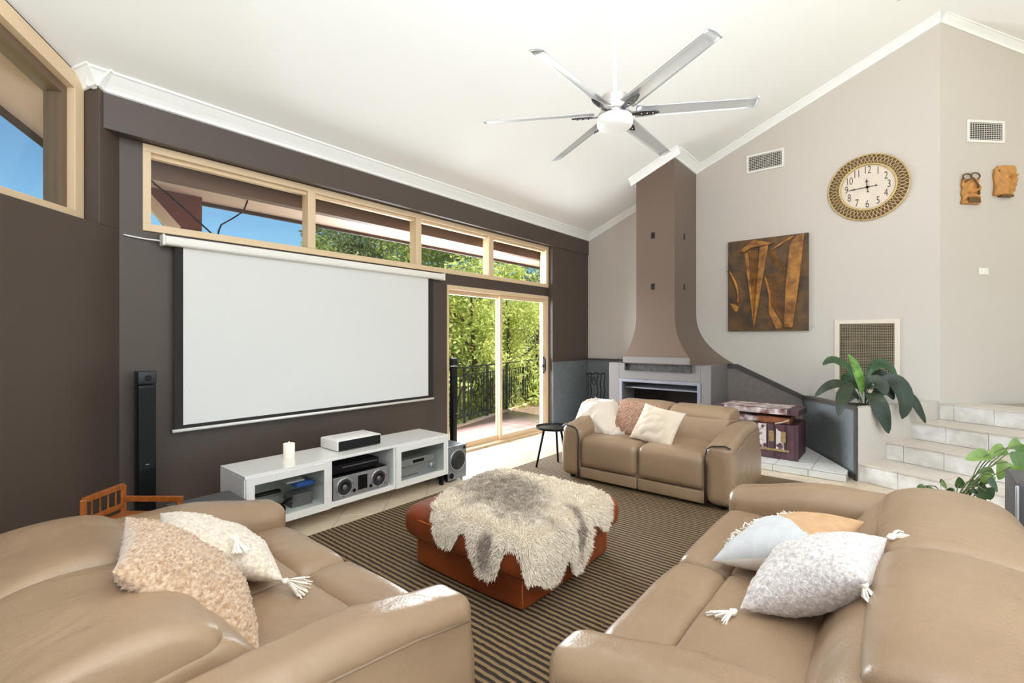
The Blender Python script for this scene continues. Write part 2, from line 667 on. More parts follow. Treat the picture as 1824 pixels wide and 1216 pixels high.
# ---- high windows over the screen
win1 = bpy.data.objects.new('window_1', None)
COL.objects.link(win1)
win1.location = (3.5, 4.3, 2.24)
XF['window_1'] = Matrix.Translation(win1.location)
struct(win1, 'long high window of four panes above the projector screen', 'window')
wx0, wx1, wz0, wz1 = 0.93, 6.06, 2.24, 2.88
fy0, fy1 = 4.285, 4.40
box('top_rail', M_FRAME, wx0, wx1, fy0, fy1, wz1 - 0.055, wz1, win1, 0.003)
box('sill', M_FRAME, wx0, wx1, fy0, fy1, wz0, wz0 + 0.055, win1, 0.003)
box('stile', M_FRAME, wx0, wx0 + 0.05, fy0, fy1, wz0 + 0.055, wz1 - 0.055, win1, 0.003)
box('stile', M_FRAME, wx1 - 0.06, wx1, fy0, fy1, wz0 + 0.055, wz1 - 0.055, win1, 0.003)
mull = [(2.175, 2.25), (3.445, 3.525), (4.68, 4.77)]
for a, b in mull:
    box('mullion', M_FRAME, a, b, fy0, fy1, wz0 + 0.055, wz1 - 0.055, win1, 0.003)
edges = [wx0 + 0.05] + [c for m_ in mull for c in m_] + [wx1 - 0.06]
for i in range(4):
    box('pane', M_GLASS, edges[2 * i], edges[2 * i + 1], 4.345, 4.351, wz0 + 0.055, wz1 - 0.055, win1)
    box('head_bead', M_FRAME, edges[2 * i], edges[2 * i + 1], 4.32, 4.37, wz1 - 0.085, wz1 - 0.055, win1)

# ---- sliding glass door
door = bpy.data.objects.new('door_1', None)
COL.objects.link(door)
door.location = (5.0, 4.35, 0)
XF['door_1'] = Matrix.Translation(door.location)
struct(door, 'beige framed sliding glass door opening to the balcony', 'door')
dx0, dx1 = 3.93, 6.06
box('head', M_FRAME, dx0, dx1, 4.29, 4.42, 2.05, 2.105, door, 0.003)
box('jamb', M_FRAME, dx1 - 0.055, dx1, 4.29, 4.42, 0.03, 2.05, door, 0.003)
box('jamb', M_FRAME, dx0, dx0 + 0.03, 4.29, 4.42, 0.03, 2.05, door, 0.003)
box('track', M_FRAME, dx0, dx1, 4.27, 4.42, 0.0, 0.03, door, 0.003)
def sash(x0, x1, y, handle=False):
    f = MB()
    w = 0.05
    f.box(x0, x0 + w, y - 0.016, y + 0.016, 0.03, 2.05)
    f.box(x1 - w, x1, y - 0.016, y + 0.016, 0.03, 2.05)
    f.box(x0 + w, x1 - w, y - 0.016, y + 0.016, 0.03, 0.10)
    f.box(x0 + w, x1 - w, y - 0.016, y + 0.016, 2.0, 2.05)
    s_ = f.build('sash', M_FRAME, door)
    box('pane', M_GLASS, x0 + w, x1 - w, y - 0.003, y + 0.003, 0.10, 2.0, s_)
    if handle:
        hb = MB()
        hb.box(x1 - 0.045, x1 - 0.02, y - 0.05, y - 0.016, 0.93, 1.13)
        hb.box(x1 - 0.05, x1 - 0.014, y - 0.022, y - 0.016, 0.9, 1.16)
        part_label(hb.build('handle', M_BLACKM, s_, bevel=0.003), 'black door handle')
        lk = MB()
        lk.lathe([(0.022, 0), (0.022, -0.014), (0.012, -0.018)], (x1 - 0.075, y - 0.016, 1.02), 14, 'y')
        lk.build('lock', M_CHROME, s_)
sash(dx0 + 0.03, 4.99, 4.385)
sash(4.94, dx1 - 0.055, 4.335, True)

# ---- outside: eaves, balcony, railing
ev = MB()
ev.prism([(x, y, zc(y) + 0.0) for x, y in [(0.75, 4.46), (8.6, 4.46), (8.6, 5.25), (0.85, 5.25)]], (0, 0, 0.05))
# soffit beyond the 45-degree wall
so = []
for s_, b_ in [(-0.2, 3.78), (5.4, 3.78), (5.4, 4.43), (-0.75, 4.43)]:
    so.append(lw(s_, b_))
ev.prism([(x, y, zc(y)) for x, y in so], (0, 0, 0.05))
struct(ev.build('roof_soffit', M_SOFFIT))
fa = MB()
fa.box(0.85, 8.6, 5.25, 5.28, zc(5.25) - 0.035, zc(5.25) + 0.13)
p0, p1 = lw(5.4, 4.43), lw(-0.75, 4.43)
p2, p3 = lw(-0.75, 4.48), lw(5.4, 4.48)
fa.prism([(*p0, zc(p0[1]) - 0.03), (*p1, zc(p1[1]) - 0.03), (*p2, zc(p2[1]) - 0.03), (*p3, zc(p3[1]) - 0.03)], (0, 0, 0.15))
struct(fa.build('roof_fascia', M_FASCIA))
bmq = MB()
bmq.box(0.9, 6.2, 4.47, 4.56, 2.70, 3.05)
bmq.box(3.8, 6.2, 4.46, 4.60, 2.03, 2.2)
struct(bmq.build('outer_beam', M_BEAM))
struct(MB().prism([(x, y, zc(y) + 0.13) for x, y in [(0.85, 5.3), (8.7, 5.3), (8.7, RIDGE_Y), (-4.77, RIDGE_Y)]], (0, 0, 0.08)).build('roof_north', M_FASCIA))
struct(MB().prism([(x, y, zc(y) + 0.13) for x, y in [(-3.5, RIDGE_Y), (13, RIDGE_Y), (13, -7.2), (-3.5, -7.2)]], (0, 0, 0.08)).build('roof_south', M_FASCIA))  # unseen; overhang lengthened to keep the sun out of the south opening

# timber gable corner with boards and cables outside the first pane
gc = thing('gable_end', 'red-brown timber boarded gable corner outside the leftmost high pane', 'gable', (1.35, 5.2, 2.2))
GY = 5.19
def gpt(u, v):
    """screen-free layout: u metres along x from 1.0, v height above 2.0"""
    return (1.0 + u, GY, 2.0 + v)
for i in range(7):
    za, zb = 2.24 + i * 0.081, 2.24 + i * 0.081 + 0.076
    xl0 = 1.46 - (za - 2.24) * 0.75
    xl1 = 1.46 - (zb - 2.24) * 0.75
    MB().prism([(xl0, GY, za), (1.585, GY, za), (1.585, GY, zb), (xl1, GY, zb)], (0, 0.03, 0)).build('board', M_REDWOOD, gc)
MB().bar((1.06, GY - 0.05, 2.78), (1.36, GY - 0.05, 2.44), 0.05, 0.09).build('barge_board', mat('barge_pale', rgb(226, 192, 160), 0.6), gc)
for pts_, rr in [([(1.13, 5.06, 2.86), (1.18, 5.05, 2.80), (1.275, 5.05, 2.735), (1.425, 5.05, 2.61), (1.63, 5.05, 2.435), (1.70, 5.05, 2.38), (1.75, 5.05, 2.2)], 0.008),
                 ([(1.96, 5.10, 2.84), (1.92, 5.10, 2.72), (1.82, 5.10, 2.63), (1.72, 5.10, 2.55), (1.70, 5.10, 2.49), (1.685, 5.10, 2.41), (1.66, 5.10, 2.2)], 0.008)]:
    c = MB().tube(pts_, rr, 6).build('overhead_cable', M_BLACKM, None, smooth=True)
    tag(c, 'black cable sagging diagonally across the first high pane' if pts_[0][0] < 1.5 else 'black kinked cable hanging against the sky in the first high pane', 'cable')

bal = MB()
BE0, BE1 = Vector((1.0, 4.72, 0)), Vector((10.5, 7.26, 0))
bd = (BE1 - BE0).normalized()
bn = Vector((-bd.y, bd.x, 0))
bal.prism([(0.6, 4.46, -0.3), (10.5, 4.46, -0.3), (BE1.x, BE1.y, -0.3), (BE0.x, BE0.y, -0.3)], (0, 0, 0.22))
balc = struct(bal.build('balcony_floor', M_GROUT))
TB = 0.30
bt_src = None
for i in range(0, 24):
    for j in range(0, 12):
        x0, y0 = 3.7 + i * TB, 4.47 + j * TB
        W = [(x0 + 0.004, y0 + 0.004), (x0 + TB - 0.004, y0 + 0.004), (x0 + TB - 0.004, y0 + TB - 0.004), (x0 + 0.004, y0 + TB - 0.004)]
        C = clip_poly(W, bn.x, bn.y, bn.dot(BE0) - 0.12)
        if len(C) < 3 or x0 > 9.6:
            continue
        cx, cy = x0 + TB / 2, y0 + TB / 2
        whole = len(C) == 4 and all(abs(C[q][0] - W[q][0]) + abs(C[q][1] - W[q][1]) < 1e-6 for q in range(4))
        if whole and bt_src is not None:
            o = bt_src.copy(); COL.objects.link(o)
        else:
            o = tile_mesh([(p[0] - cx, p[1] - cy) for p in C], -0.0795, -0.068, 'tile', M_TERRA).build('tile', M_TERRA)
            if whole:
                bt_src = o
        o.location = (cx, cy, 0)
        o.parent = balc
kb = MB()
kb.prism([BE0 - bn * 0.1 + Vector((0, 0, -0.08)), BE1 - bn * 0.1 + Vector((0, 0, -0.08)), BE1 + Vector((0, 0, -0.08)), BE0 + Vector((0, 0, -0.08))], (0, 0, 0.03))
struct(kb.build('trim_8', mat('kerb_sunlit_tone', rgb(222, 200, 176), 0.7)))  # pale tone paints in the sunlit strip along the balcony edge

rail = thing('balcony_railing', 'black wrought-iron railing with scroll ornaments along the balcony edge', 'railing', tuple(BE0 + bd * 5 - bn * 0.05 + Vector((0, 0, -0.05))))
RB = BE0 - bn * 0.05
def rp(s, z):
    return RB + bd * s + Vector((0, 0, z))
s_a, s_b = 2.4, 9.4
for zz, ww in [(0.93, 0.035), (0.79, 0.016), (0.06, 0.02)]:
    MB().bar(rp(s_a, zz), rp(s_b, zz), ww, 0.02).build('rail', M_IRON, rail)
nb = 8
bay = (s_b - s_a) / nb
for i in range(nb + 1):
    s_ = s_a + i * bay
    MB().bar(rp(s_, -0.05), rp(s_, 0.93), 0.035).build('post', M_IRON, rail)
    if i == nb:
        break
    for f_ in (0.16, 0.28, 0.72, 0.84):
        MB().bar(rp(s_ + f_ * bay, 0.06), rp(s_ + f_ * bay, 0.79), 0.016).build('picket', M_IRON, rail)
    c_ = s_ + bay / 2
    orn = MB()
    for sg in (-1, 1):
        orn.tube([rp(c_ + sg * 0.13 * math.sin(q / 12 * math.pi), 0.22 + 0.42 * q / 12) for q in range(13)], 0.009, 5)
        orn.tube([rp(c_ + sg * (0.05 + 0.06 * math.cos(q / 8 * math.pi * 1.5)), 0.66 + 0.06 * math.sin(q / 8 * math.pi * 1.5)) for q in range(9)], 0.008, 5)
        orn.tube([rp(c_ + sg * (0.05 + 0.06 * math.cos(q / 8 * math.pi * 1.5)), 0.2 - 0.06 * math.sin(q / 8 * math.pi * 1.5)) for q in range(9)], 0.008, 5)
        orn.tube([rp(c_ + sg * 0.07 * math.sin(q / 8 * math.pi), 0.3 + 0.26 * q / 8) for q in range(9)], 0.008, 5)
    orn.bar(rp(c_, 0.06), rp(c_, 0.24), 0.014)
    orn.bar(rp(c_, 0.62), rp(c_, 0.79), 0.014)
    orn.build('scroll', M_IRON, rail)

# ---- garden ground and trees
g = MB()
N = 24
for i in range(N + 1):
    for j in range(N + 1):
        x, y = -30 + 90 * i / N, -25 + 90 * j / N
        g.v.append(Vector((x, y, -3.6 + max(0, (y - 22)) * 0.10 + 0.5 * math.sin(x * 0.3) * math.cos(y * 0.21))))
for i in range(N):
    for j in range(N):
        a = i * (N + 1) + j
        g.f.append((a, a + N + 1, a + N + 2, a + 1))
struct(g.build('ground', mat('ground_scrub', rgb(206, 190, 150), 0.9, col2=rgb(176, 172, 110), vscale=0.6), smooth=True))

def leaf_mat(name, c1, c2):
    m = mat(name, c1, 0.45, col2=c2, vscale=2.2)
    nt = m.node_tree
    b = nt.nodes['Principled BSDF']
    tr = nt.nodes.new('ShaderNodeBsdfTranslucent')
    tr.inputs['Color'].default_value = tuple(min(1, c * 1.6) for c in c1[:3]) + (1,)
    mx = nt.nodes.new('ShaderNodeMixShader')
    mx.inputs[0].default_value = 0.35
    out = nt.nodes['Material Output']
    nt.links.new(b.outputs[0], mx.inputs[1])
    nt.links.new(tr.outputs[0], mx.inputs[2])
    nt.links.new(mx.outputs[0], out.inputs[0])
    return m

LM = [leaf_mat('leaf_lime', rgb(204, 212, 132), rgb(142, 168, 84)),
      leaf_mat('leaf_mid', rgb(160, 172, 100), rgb(92, 114, 60)),
      leaf_mat('leaf_dark', rgb(120, 134, 84), rgb(58, 76, 48))]
M_BARK = mat('bark', rgb(96, 80, 66), 0.9, var=0.3, vscale=5)

def foliage_mesh(seed, n, rx, rz, leaf):
    """leaves gathered in clumps inside an ellipsoid crown"""
    rnd = random.Random(seed)
    mb = MB()
    blobs = []
    for _ in range(46):
        a = rnd.uniform(0, 2 * math.pi)
        zz = rnd.uniform(-1, 1)
        rr = math.sqrt(max(0, 1 - zz * zz)) * rnd.uniform(0.35, 0.95)
        blobs.append((Vector((rx * rr * math.cos(a), rx * rr * math.sin(a), rz * zz * 0.92)), rnd.uniform(0.22, 0.42) * rx))
    vs, fs = [], []
    for i in range(n):
        c, r = rnd.choice(blobs)
        d = Vector((rnd.gauss(0, 1), rnd.gauss(0, 1), rnd.gauss(0, 1))).normalized() * r * rnd.uniform(0.3, 1.0) ** 0.5
        p = c + d
        L = leaf * rnd.uniform(0.6, 1.3)
        ax = Vector((rnd.gauss(0, 1), rnd.gauss(0, 1), rnd.gauss(-0.5, 0.7))).normalized()
        sd = ax.cross(Vector((rnd.gauss(0, 1), rnd.gauss(0, 1), rnd.gauss(0, 1)))).normalized() * L * 0.2
        b = len(vs)
        vs += [p, p + ax * L * 0.45 + sd, p + ax * L, p + ax * L * 0.45 - sd]
        fs += [(b, b + 1, b + 2), (b, b + 2, b + 3)]
    me = bpy.data.meshes.new('foliage')
    me.from_pydata([tuple(v) for v in vs], [], fs)
    return me

def tree(px, py, ztop, rx, kind, var, label, group, zbase=-3.0):
    t = thing('tree', label, 'tree', (px, py, zbase), random.uniform(0, 6.28), group)
    hz = (ztop - zbase) * 0.42
    me = foliage_mesh(int(px * 100) % 997, [11000, 12000, 9000][var], rx, hz, [0.13, 0.11, 0.15][var] * max(1.0, py / 11.0))
    me.materials.append(LM[kind])
    f = bpy.data.objects.new('foliage', me)
    COL.objects.link(f)
    f.parent = t
    f.location = (0, 0, ztop - zbase - hz)
    f['kind'] = 'stuff'
    tr = MB()
    hh = ztop - zbase
    tr.tube([(0, 0, 0), (0.05, 0.03, hh * 0.3), (-0.04, 0.06, hh * 0.6), (0.03, 0, hh * 0.9)], [0.10, 0.085, 0.06, 0.02], 7)
    for q in range(6):
        a = q * 1.1
        z0 = hh * (0.35 + 0.08 * q)
        tr.tube([(0, 0.03, z0), (0.4 * rx * math.cos(a), 0.4 * rx * math.sin(a), z0 + 0.35), (0.75 * rx * math.cos(a), 0.75 * rx * math.sin(a), z0 + 0.8)], [0.045, 0.03, 0.01], 5)
    tr.build('trunk', M_BARK, t, smooth=True, local=True)
    return t

G = 'trees beyond the balcony'
def td(u, t):
    d = (u - 912) / 840.0
    return (0.769 + 0.639 * d) * t, (0.639 - 0.769 * d) * t
TREES = [(575, 12.0, 3.95, 1.0, 1, 0, 'olive green tree standing leftmost beyond the high window'),
         (645, 12.5, 4.75, 1.5, 2, 1, 'dark leafy tree filling the second high pane'),
         (735, 12.5, 4.9, 1.5, 1, 0, 'mid green tree behind the mullion between second and third high panes'),
         (815, 12.0, 4.5, 1.5, 1, 2, 'bushy tree behind the third high pane'),
         (840, 10.6, 3.3, 1.3, 0, 0, 'sunlit lime green tree behind the left door panel'),
         (905, 12.2, 3.4, 1.4, 0, 1, 'bright yellow-green tree behind the door mullion'),
         (960, 13.4, 3.3, 1.4, 0, 2, 'feathery pale green tree behind the right door panel'),
         (775, 10.4, 2.9, 1.1, 0, 2, 'lime green tree at the left edge of the glass door'),
         (610, 16.5, 6.0, 1.8, 2, 0, 'tall dark tree set back behind the second high pane'),
         (700, 17.0, 6.2, 1.9, 1, 2, 'tall olive tree set back between the second and third high panes'),
         (790, 18.0, 6.1, 2.0, 2, 1, 'tall dark tree set back behind the third high pane'),
         (925, 24.0, 5.6, 2.6, 2, 1, 'distant dark gum tree low in the fourth high pane'),
         (1000, 22.0, 5.2, 2.2, 2, 0, 'distant dark tree at the right end of the high window')]
for (u, t, zt_, rx, kd, vr, lb) in TREES:
    x, y = td(u, t)
    tree(x, y, zt_, rx, kd, vr, lb, G)
SHR = [(800, 10.0, 0.75, 1.0, 0, 1, 'low lime shrub behind the left end of the railing'), (865, 10.6, 0.8, 1.0, 1, 0, 'low green shrub behind the railing beside the door mullion'),
       (935, 11.4, 0.7, 1.0, 0, 2, 'low pale shrub behind the right end of the railing')]
for (u, t, zt_, rx, kd, vr, lb) in SHR:
    x, y = td(u, t)
    o = tree(x, y, zt_, rx, kd, vr, lb, 'shrubs below the railing')
    o.name = 'shrub'
    o['category'] = 'shrub'

# ================================================================== fireplace, dado, hearth, planter, stairs
FC = 2.645           # centre line of the fireplace
fp = thing('fireplace', 'flared dark brown fireplace hood above a grey firebox surround', 'fireplace', (6.6, FC, 0))
XFR, XBX = 6.28, 6.355
def wf(z):
    return 0.275 if z > 1.78 else 0.275 + 0.20 * ((1.78 - z) / 0.6) ** 2.2
def wbk(z):
    return 0.275 if z > 1.86 else 0.275 + 0.52 * ((1.86 - z) / 0.77) ** 2.6
zs = [1.09, 1.12, 1.16, 1.18, 1.22, 1.26, 1.31, 1.36, 1.42, 1.48, 1.55, 1.62, 1.70, 1.78, 1.86, 2.2, 2.8, 3.3]
hv, hf = [], []
NS = 6
def ring(z, top=False):
    out = []
    a, b = wf(max(z, 1.18)), wbk(z)
    for sgn in (1, -1):
        row = []
        for i in range(NS + 1):
            q = i / NS
            x = ART + (XFR - ART) * q
            w = b + (a - b) * q
            row.append((x, FC + sgn * w))
        out.append(row)
    return out[0] + list(reversed(out[1]))
for z in zs:
    for (x, y) in ring(z):
        hv.append((x, y, z))
for (x, y) in ring(3.3):
    hv.append((x, y, zc(y) + 0.02))
nr = 2 * (NS + 1)
for lv in range(len(zs)):
    for i in range(nr):
        j = (i + 1) % nr
        hf.append((lv * nr + i, lv * nr + j, (lv + 1) * nr + j, (lv + 1) * nr + i))
hf.append(tuple(range(nr)))
hood = MB().add(hv, hf).build('hood', M_HOOD, fp)
smooth_angle(hood, 28)
# slots in the flue
for z in (2.12, 2.83):
    mbx = MB().box(XFR - 0.004, XFR + 0.004, FC + 0.005, FC + 0.055, z, z + 0.085)
    mbx.build('flue_slot', M_BLACKM, fp)
    MB().box(6.62, 6.66, FC - 0.279, FC - 0.27, z, z + 0.085).build('flue_slot', M_BLACKM, fp)
# projecting lip with dark slot
MB().box(XFR - 0.008, XBX, FC - 0.478, FC + 0.478, 1.10, 1.188).build('lip', M_BOXGREY, fp, bevel=0.004)
MB().box(XFR + 0.045, XBX, FC - 0.475, FC + 0.475, 0.985, 1.10).build('slot', mat('slot_dark_grey', rgb(70, 68, 66), 0.8, col2=rgb(40, 38, 37), vscale=20), fp)  # mottled dark grey face set back below the lip
MB().box(XFR, XFR + 0.045, FC + 0.455, FC + 0.475, 0.985, 1.10).build('slot_cheek', M_BOXGREY, fp)
# surround with the opening
oy0, oy1, oz0, oz1 = 2.05, 3.22, 0.25, 0.862
sr = MB()
by0, by1 = 1.92, 3.39
sr.box(XBX, ART - 0.002, by0, oy0, 0.085, 1.09)
sr.box(XBX, ART - 0.002, oy1, by1, 0.085, 1.09)
sr.box(XBX, ART - 0.002, oy0, oy1, oz1, 1.09)
sr.box(XBX, ART - 0.002, oy0, oy1, 0.085, oz0)
sr.build('surround', M_BOXGREY, fp, bevel=0.006)
fr = MB()
for (a, b, c, d) in [(oy0, oy0 + 0.045, oz0, oz1), (oy1 - 0.045, oy1, oz0, oz1), (oy0 + 0.045, oy1 - 0.045, oz1 - 0.045, oz1)]:
    fr.box(XBX - 0.006, XBX + 0.08, a, b, c, d)
fr.build('opening_frame', M_STEEL, fp, bevel=0.004)
MB().prism([(XBX + 0.10, oy0 + 0.05, 0.72), (XBX + 0.10, oy1 - 0.05, 0.72), (XBX + 0.42, oy1 - 0.05, 0.79), (XBX + 0.42, oy0 + 0.05, 0.79)], (0, 0, 0.02)).build('baffle', M_STEEL, fp)
MB().box(XBX + 0.5, XBX + 0.52, oy0, oy1, oz0, oz1).build('firebrick_back', M_SOOT, fp)
cornice('trim_9', (XFR, 2.37, zc(2.37)), (XFR, 2.92, zc(2.92)), (-1, 0), 0.0, ext=0.085)
cornice('trim_10', (XFR, 2.37, zc(2.37)), (ART, 2.37, zc(2.37)), (0, -1), SL)
cornice('trim_11', (XFR, 2.92, zc(2.92)), (ART, 2.92, zc(2.92)), (0, 1), -SL)

# dado on the fireplace wall
struct(MB().box(ART - 0.025, ART, by1, PIER, 0.0, 1.075).build('trim_12', M_CEMENT))
struct(MB().box(ART - 0.045, ART, by1, PIER, 1.075, 1.105).build('trim_13', M_CAP))
dr = [(ART - 0.025, by0, 0.085), (ART - 0.025, 1.0, 0.085), (ART - 0.025, 1.0, 0.66), (ART - 0.025, 1.80, 1.03), (ART - 0.025, by0, 1.03)]
struct(MB().prism(dr, (0.025, 0, 0)).build('trim_14', mat('render_warm_grey', rgb(128, 118, 112), 0.5, var=0.15, vscale=16, bump=0.12, bscale=90)))
cp = [(ART - 0.045, by0, 1.03), (ART - 0.045, 1.80, 1.03), (ART - 0.045, 1.0, 0.66), (ART - 0.045, 1.0, 0.71), (ART - 0.045, 1.79, 1.085), (ART - 0.045, by0, 1.085)]
struct(MB().prism(cp, (0.045, 0, 0)).build('trim_15', M_CAP))

# hearth step with tiles
he = thing('hearth_step', 'low white tiled hearth step running in front of the fireplace', 'hearth', (6.4, 2.0, 0))
HP = [(5.79, 0.44), (5.99, 0.44), (7.108, 1.02), (7.108, 4.19), (5.79, 4.19)]
MB().prism([(x + 0.004 if x < 5.8 else x, y, 0.0) for x, y in HP], (0, 0, 0.076)).build('core', M_GROUT, he)
ht = None
y = 0.44
i = 0
while y < 4.1:
    w = 0.33
    o = MB().box(5.778, 5.794, y + 0.003, min(y + w, 4.19) - 0.003, 0.004, 0.072).build('riser_tile', M_HEARTH, he, bevel=0.002)
    y += w
for i in range(0, 4):
    for j in range(0, 12):
        x0, y0 = 5.778 + i * 0.34, 0.40 + j * 0.34
        W = [(x0 + 0.003, y0 + 0.003), (x0 + 0.337, y0 + 0.003), (x0 + 0.337, y0 + 0.337), (x0 + 0.003, y0 + 0.337)]
        C = clip_poly(W, 0.58, -1.118, 0.58 * 5.99 - 1.118 * 0.45)
        if len(C) > 2:
            C = clip_poly(C, 0, -1, -0.44)
        if len(C) > 2:
            C = clip_poly(C, 1, 0, 7.108)
        if len(C) > 2:
            C = clip_poly(C, 0, 1, 4.19)
        if len(C) < 3:
            continue
        tile_mesh(C, 0.0765, 0.085, 'tile', M_HEARTH).build('tile', M_HEARTH, he)

# stairs turned towards the room
SC0 = Vector((5.90, 0.36, 0))
fd = Vector((0.902, -0.431, 0))
ed = Vector((-0.431, -0.902, 0))
st = thing('staircase', 'pale tiled steps rising beside the planter to the landing', 'stairs', tuple(SC0 + fd * 0.8 + ed * 1.2))
runs = [0.045, 0.48, 0.92, 1.40, 5.0]
RS = 0.18
SW = 3.4
for i in range(4):
    z = RS * (i + 1)
    a, b = runs[i], runs[i + 1]
    P = [SC0 + fd * (a + 0.010), SC0 + fd * (a + 0.010) + ed * SW, SC0 + fd * b + ed * SW, SC0 + fd * b]
    if i == 3:
        P = [SC0 + fd * (a + 0.010) + ed * 0.10, SC0 + fd * (a + 0.010) + ed * SW, SC0 + fd * 3.2 + ed * SW, SC0 + fd * 3.2 + ed * 0.75]
    P = clip_poly([(p.x, p.y) for p in P], 1, 1, ART + RIDGE_Y - 0.004)
    P = clip_poly(P, 1, 0, ART - 0.003) if i < 3 else P
    MB().prism([(p[0], p[1], 0.0) for p in P], (0, 0, z - 0.012)).build('step', M_GROUT, st)
    s_ = 0.0 if i < 3 else 0.03
    first = True
    off = 0.16 * (i % 2)
    while s_ < SW:
        w = 0.33 if not first else (0.33 - off)
        first = False
        e_ = min(s_ + w, SW)
        A = SC0 + fd * a + ed * (s_ + 0.002)
        B = SC0 + fd * a + ed * (e_ - 0.002)
        U = clip_poly([(A.x, A.y), (B.x, B.y), (B.x + fd.x * 0.0098, B.y + fd.y * 0.0098), (A.x + fd.x * 0.0098, A.y + fd.y * 0.0098)], 1, 1, ART + RIDGE_Y - 0.004)
        if len(U) > 2:
            MB().prism([(p[0], p[1], z - RS + 0.003) for p in U], (0, 0, RS - 0.014)).build('riser_tile', M_STEP, st)
        D = b - 0.001 if i < 3 else a + 0.45
        Q = [SC0 + fd * (a - 0.012) + ed * (s_ + 0.0015), SC0 + fd * (a - 0.012) + ed * (e_ - 0.0015), SC0 + fd * D + ed * (e_ - 0.0015), SC0 + fd * D + ed * (s_ + 0.0015)]
        Q = clip_poly([(p.x, p.y) for p in Q], 1, 1, ART + RIDGE_Y - 0.004)
        if len(Q) > 2:
            MB().prism([(p[0], p[1], z - 0.0115) for p in Q], (0, 0, 0.0115)).build('tread_tile', M_TREAD, st)
        s_ = e_

# planter between hearth and stairs
pl = thing('planter', 'built-in corner planter with blue-grey rendered side beside the stairs', 'planter', (6.6, 0.33, 0))
W1 = Vector((ART - 0.05, 1.0, 0))
d1 = (W1 - SC0).normalized()
n1 = Vector((-d1.y, d1.x, 0))
P = [SC0, W1, W1 - n1 * 0.09, SC0 + (fd * 0.1)]
MB().add([(SC0.x, SC0.y, 0), (W1.x, W1.y, 0), (W1.x - n1.x * 0.09, W1.y - n1.y * 0.09, 0), (SC0.x + 0.11, SC0.y - 0.0, 0),
          (SC0.x, SC0.y, 0.715), (W1.x, W1.y, 0.665), (W1.x - n1.x * 0.09, W1.y - n1.y * 0.09, 0.665), (SC0.x + 0.11, SC0.y - 0.0, 0.715)],
         [(0, 1, 2, 3), (4, 5, 6, 7), (0, 1, 5, 4), (1, 2, 6, 5), (2, 3, 7, 6), (3, 0, 4, 7)]).build('rendered_side', M_CEMENT, pl)
A, B = SC0 + n1 * 0.012, W1 + n1 * 0.012
C_, D_ = W1 - n1 * 0.09, SC0 + Vector((0.11, 0.0, 0))
MB().add([(A.x, A.y, 0.715), (B.x, B.y, 0.665), (C_.x, C_.y, 0.665), (D_.x, D_.y, 0.715),
          (A.x, A.y, 0.752), (B.x, B.y, 0.71), (C_.x, C_.y, 0.71), (D_.x, D_.y, 0.752)],
         [(0, 1, 2, 3), (4, 5, 6, 7), (0, 1, 5, 4), (1, 2, 6, 5), (2, 3, 7, 6), (3, 0, 4, 7)]).build('capping', M_CAP, pl)
MB().prism([SC0 + n1 * 0.011 + d1 * 0.002, SC0 + n1 * 0.011 + d1 * 0.05, SC0 + d1 * 0.05 + n1 * 0.0005, SC0 + d1 * 0.002 + n1 * 0.0005], (0, 0, 0.715)).build('edge_strip', M_CAP, pl)
WE = Vector((ART - 0.003, RIDGE_Y + 0.02, 0))
dfd = (WE - SC0).normalized()
nn = Vector((-dfd.y, dfd.x, 0))
MB().prism([SC0 + Vector((0.012, -0.006, 0)), WE, Vector((WE.x, WE.y + 0.09, 0)), SC0 + Vector((0.10, 0.04, 0))], (0, 0, 0.745)).build('painted_side', M_CREAM, pl)
MB().prism([SC0 + Vector((0.11, 0.0, 0.58)), Vector((WE.x, WE.y + 0.09, 0.58)), W1 - n1 * 0.09 + Vector((0, 0, 0.58))], (0, 0, 0.08)).build('soil', mat('soil', rgb(52, 42, 36), 0.95, var=0.4, vscale=30, bump=0.6, bscale=50), pl)

# ================================================================== on the walls
def wall_vent(name, label, O, ux, w, h, n_h, n_v):
    """O: lower-left point on the wall seen from the room, ux: unit vector to the right, normal towards room"""
    ux = Vector(ux)
    nz = Vector((0, 0, 1)).cross(ux) * -1
    nrm = ux.cross(Vector((0, 0, 1)))
    O = Vector(O)
    t = thing(name, label, 'vent', tuple(O + ux * w / 2), 0, 'air vents')
    def slab(mb, a0, a1, b0, b1, d0, d1):
        P = [O + ux * a + Vector((0, 0, b)) for a, b in [(a0, b0), (a1, b0), (a1, b1), (a0, b1)]]
        mb.prism([p + nrm * d0 for p in P], nrm * (d1 - d0))
    fr_ = MB()
    e = 0.028
    slab(fr_, 0, w, 0, e, 0, 0.014); slab(fr_, 0, w, h - e, h, 0, 0.014)
    slab(fr_, 0, e, e, h - e, 0, 0.014); slab(fr_, w - e, w, e, h - e, 0, 0.014)
    fr_.build('frame', M_PLASTIC, t, bevel=0.003)
    bk = MB(); slab(bk, e, w - e, e, h - e, 0.0005, 0.002)
    bk.build('duct_opening', mat('duct_dark', rgb(58, 44, 36), 0.9), t)
    for i in range(n_h):
        b = e + (h - 2 * e) * (i + 0.5) / n_h
        s_ = MB(); slab(s_, e, w - e, b - 0.0022, b + 0.0022, 0.006, 0.011)
        s_.build('blade', M_PLASTIC, t)
    vb = MB()
    for i in range(n_v):
        a = e + (w - 2 * e) * (i + 0.5) / n_v
        slab(vb, a - 0.0015, a + 0.0015, e, h - e, 0.003, 0.006)
    vb.build('vertical_vanes', M_PLASTIC, t)
    return t

wall_vent('wall_vent', 'white louvred air vent high up between chimney and clock', (ART, 1.68, 3.73), (0, -1, 0), 0.46, 0.25, 9, 16)
vv = e0 + MW * 0.32
wall_vent('wall_vent', 'white louvred air vent on the angled wall above the masks', (vv.x, vv.y, 3.66), tuple(MW), 0.47, 0.25, 9, 14)

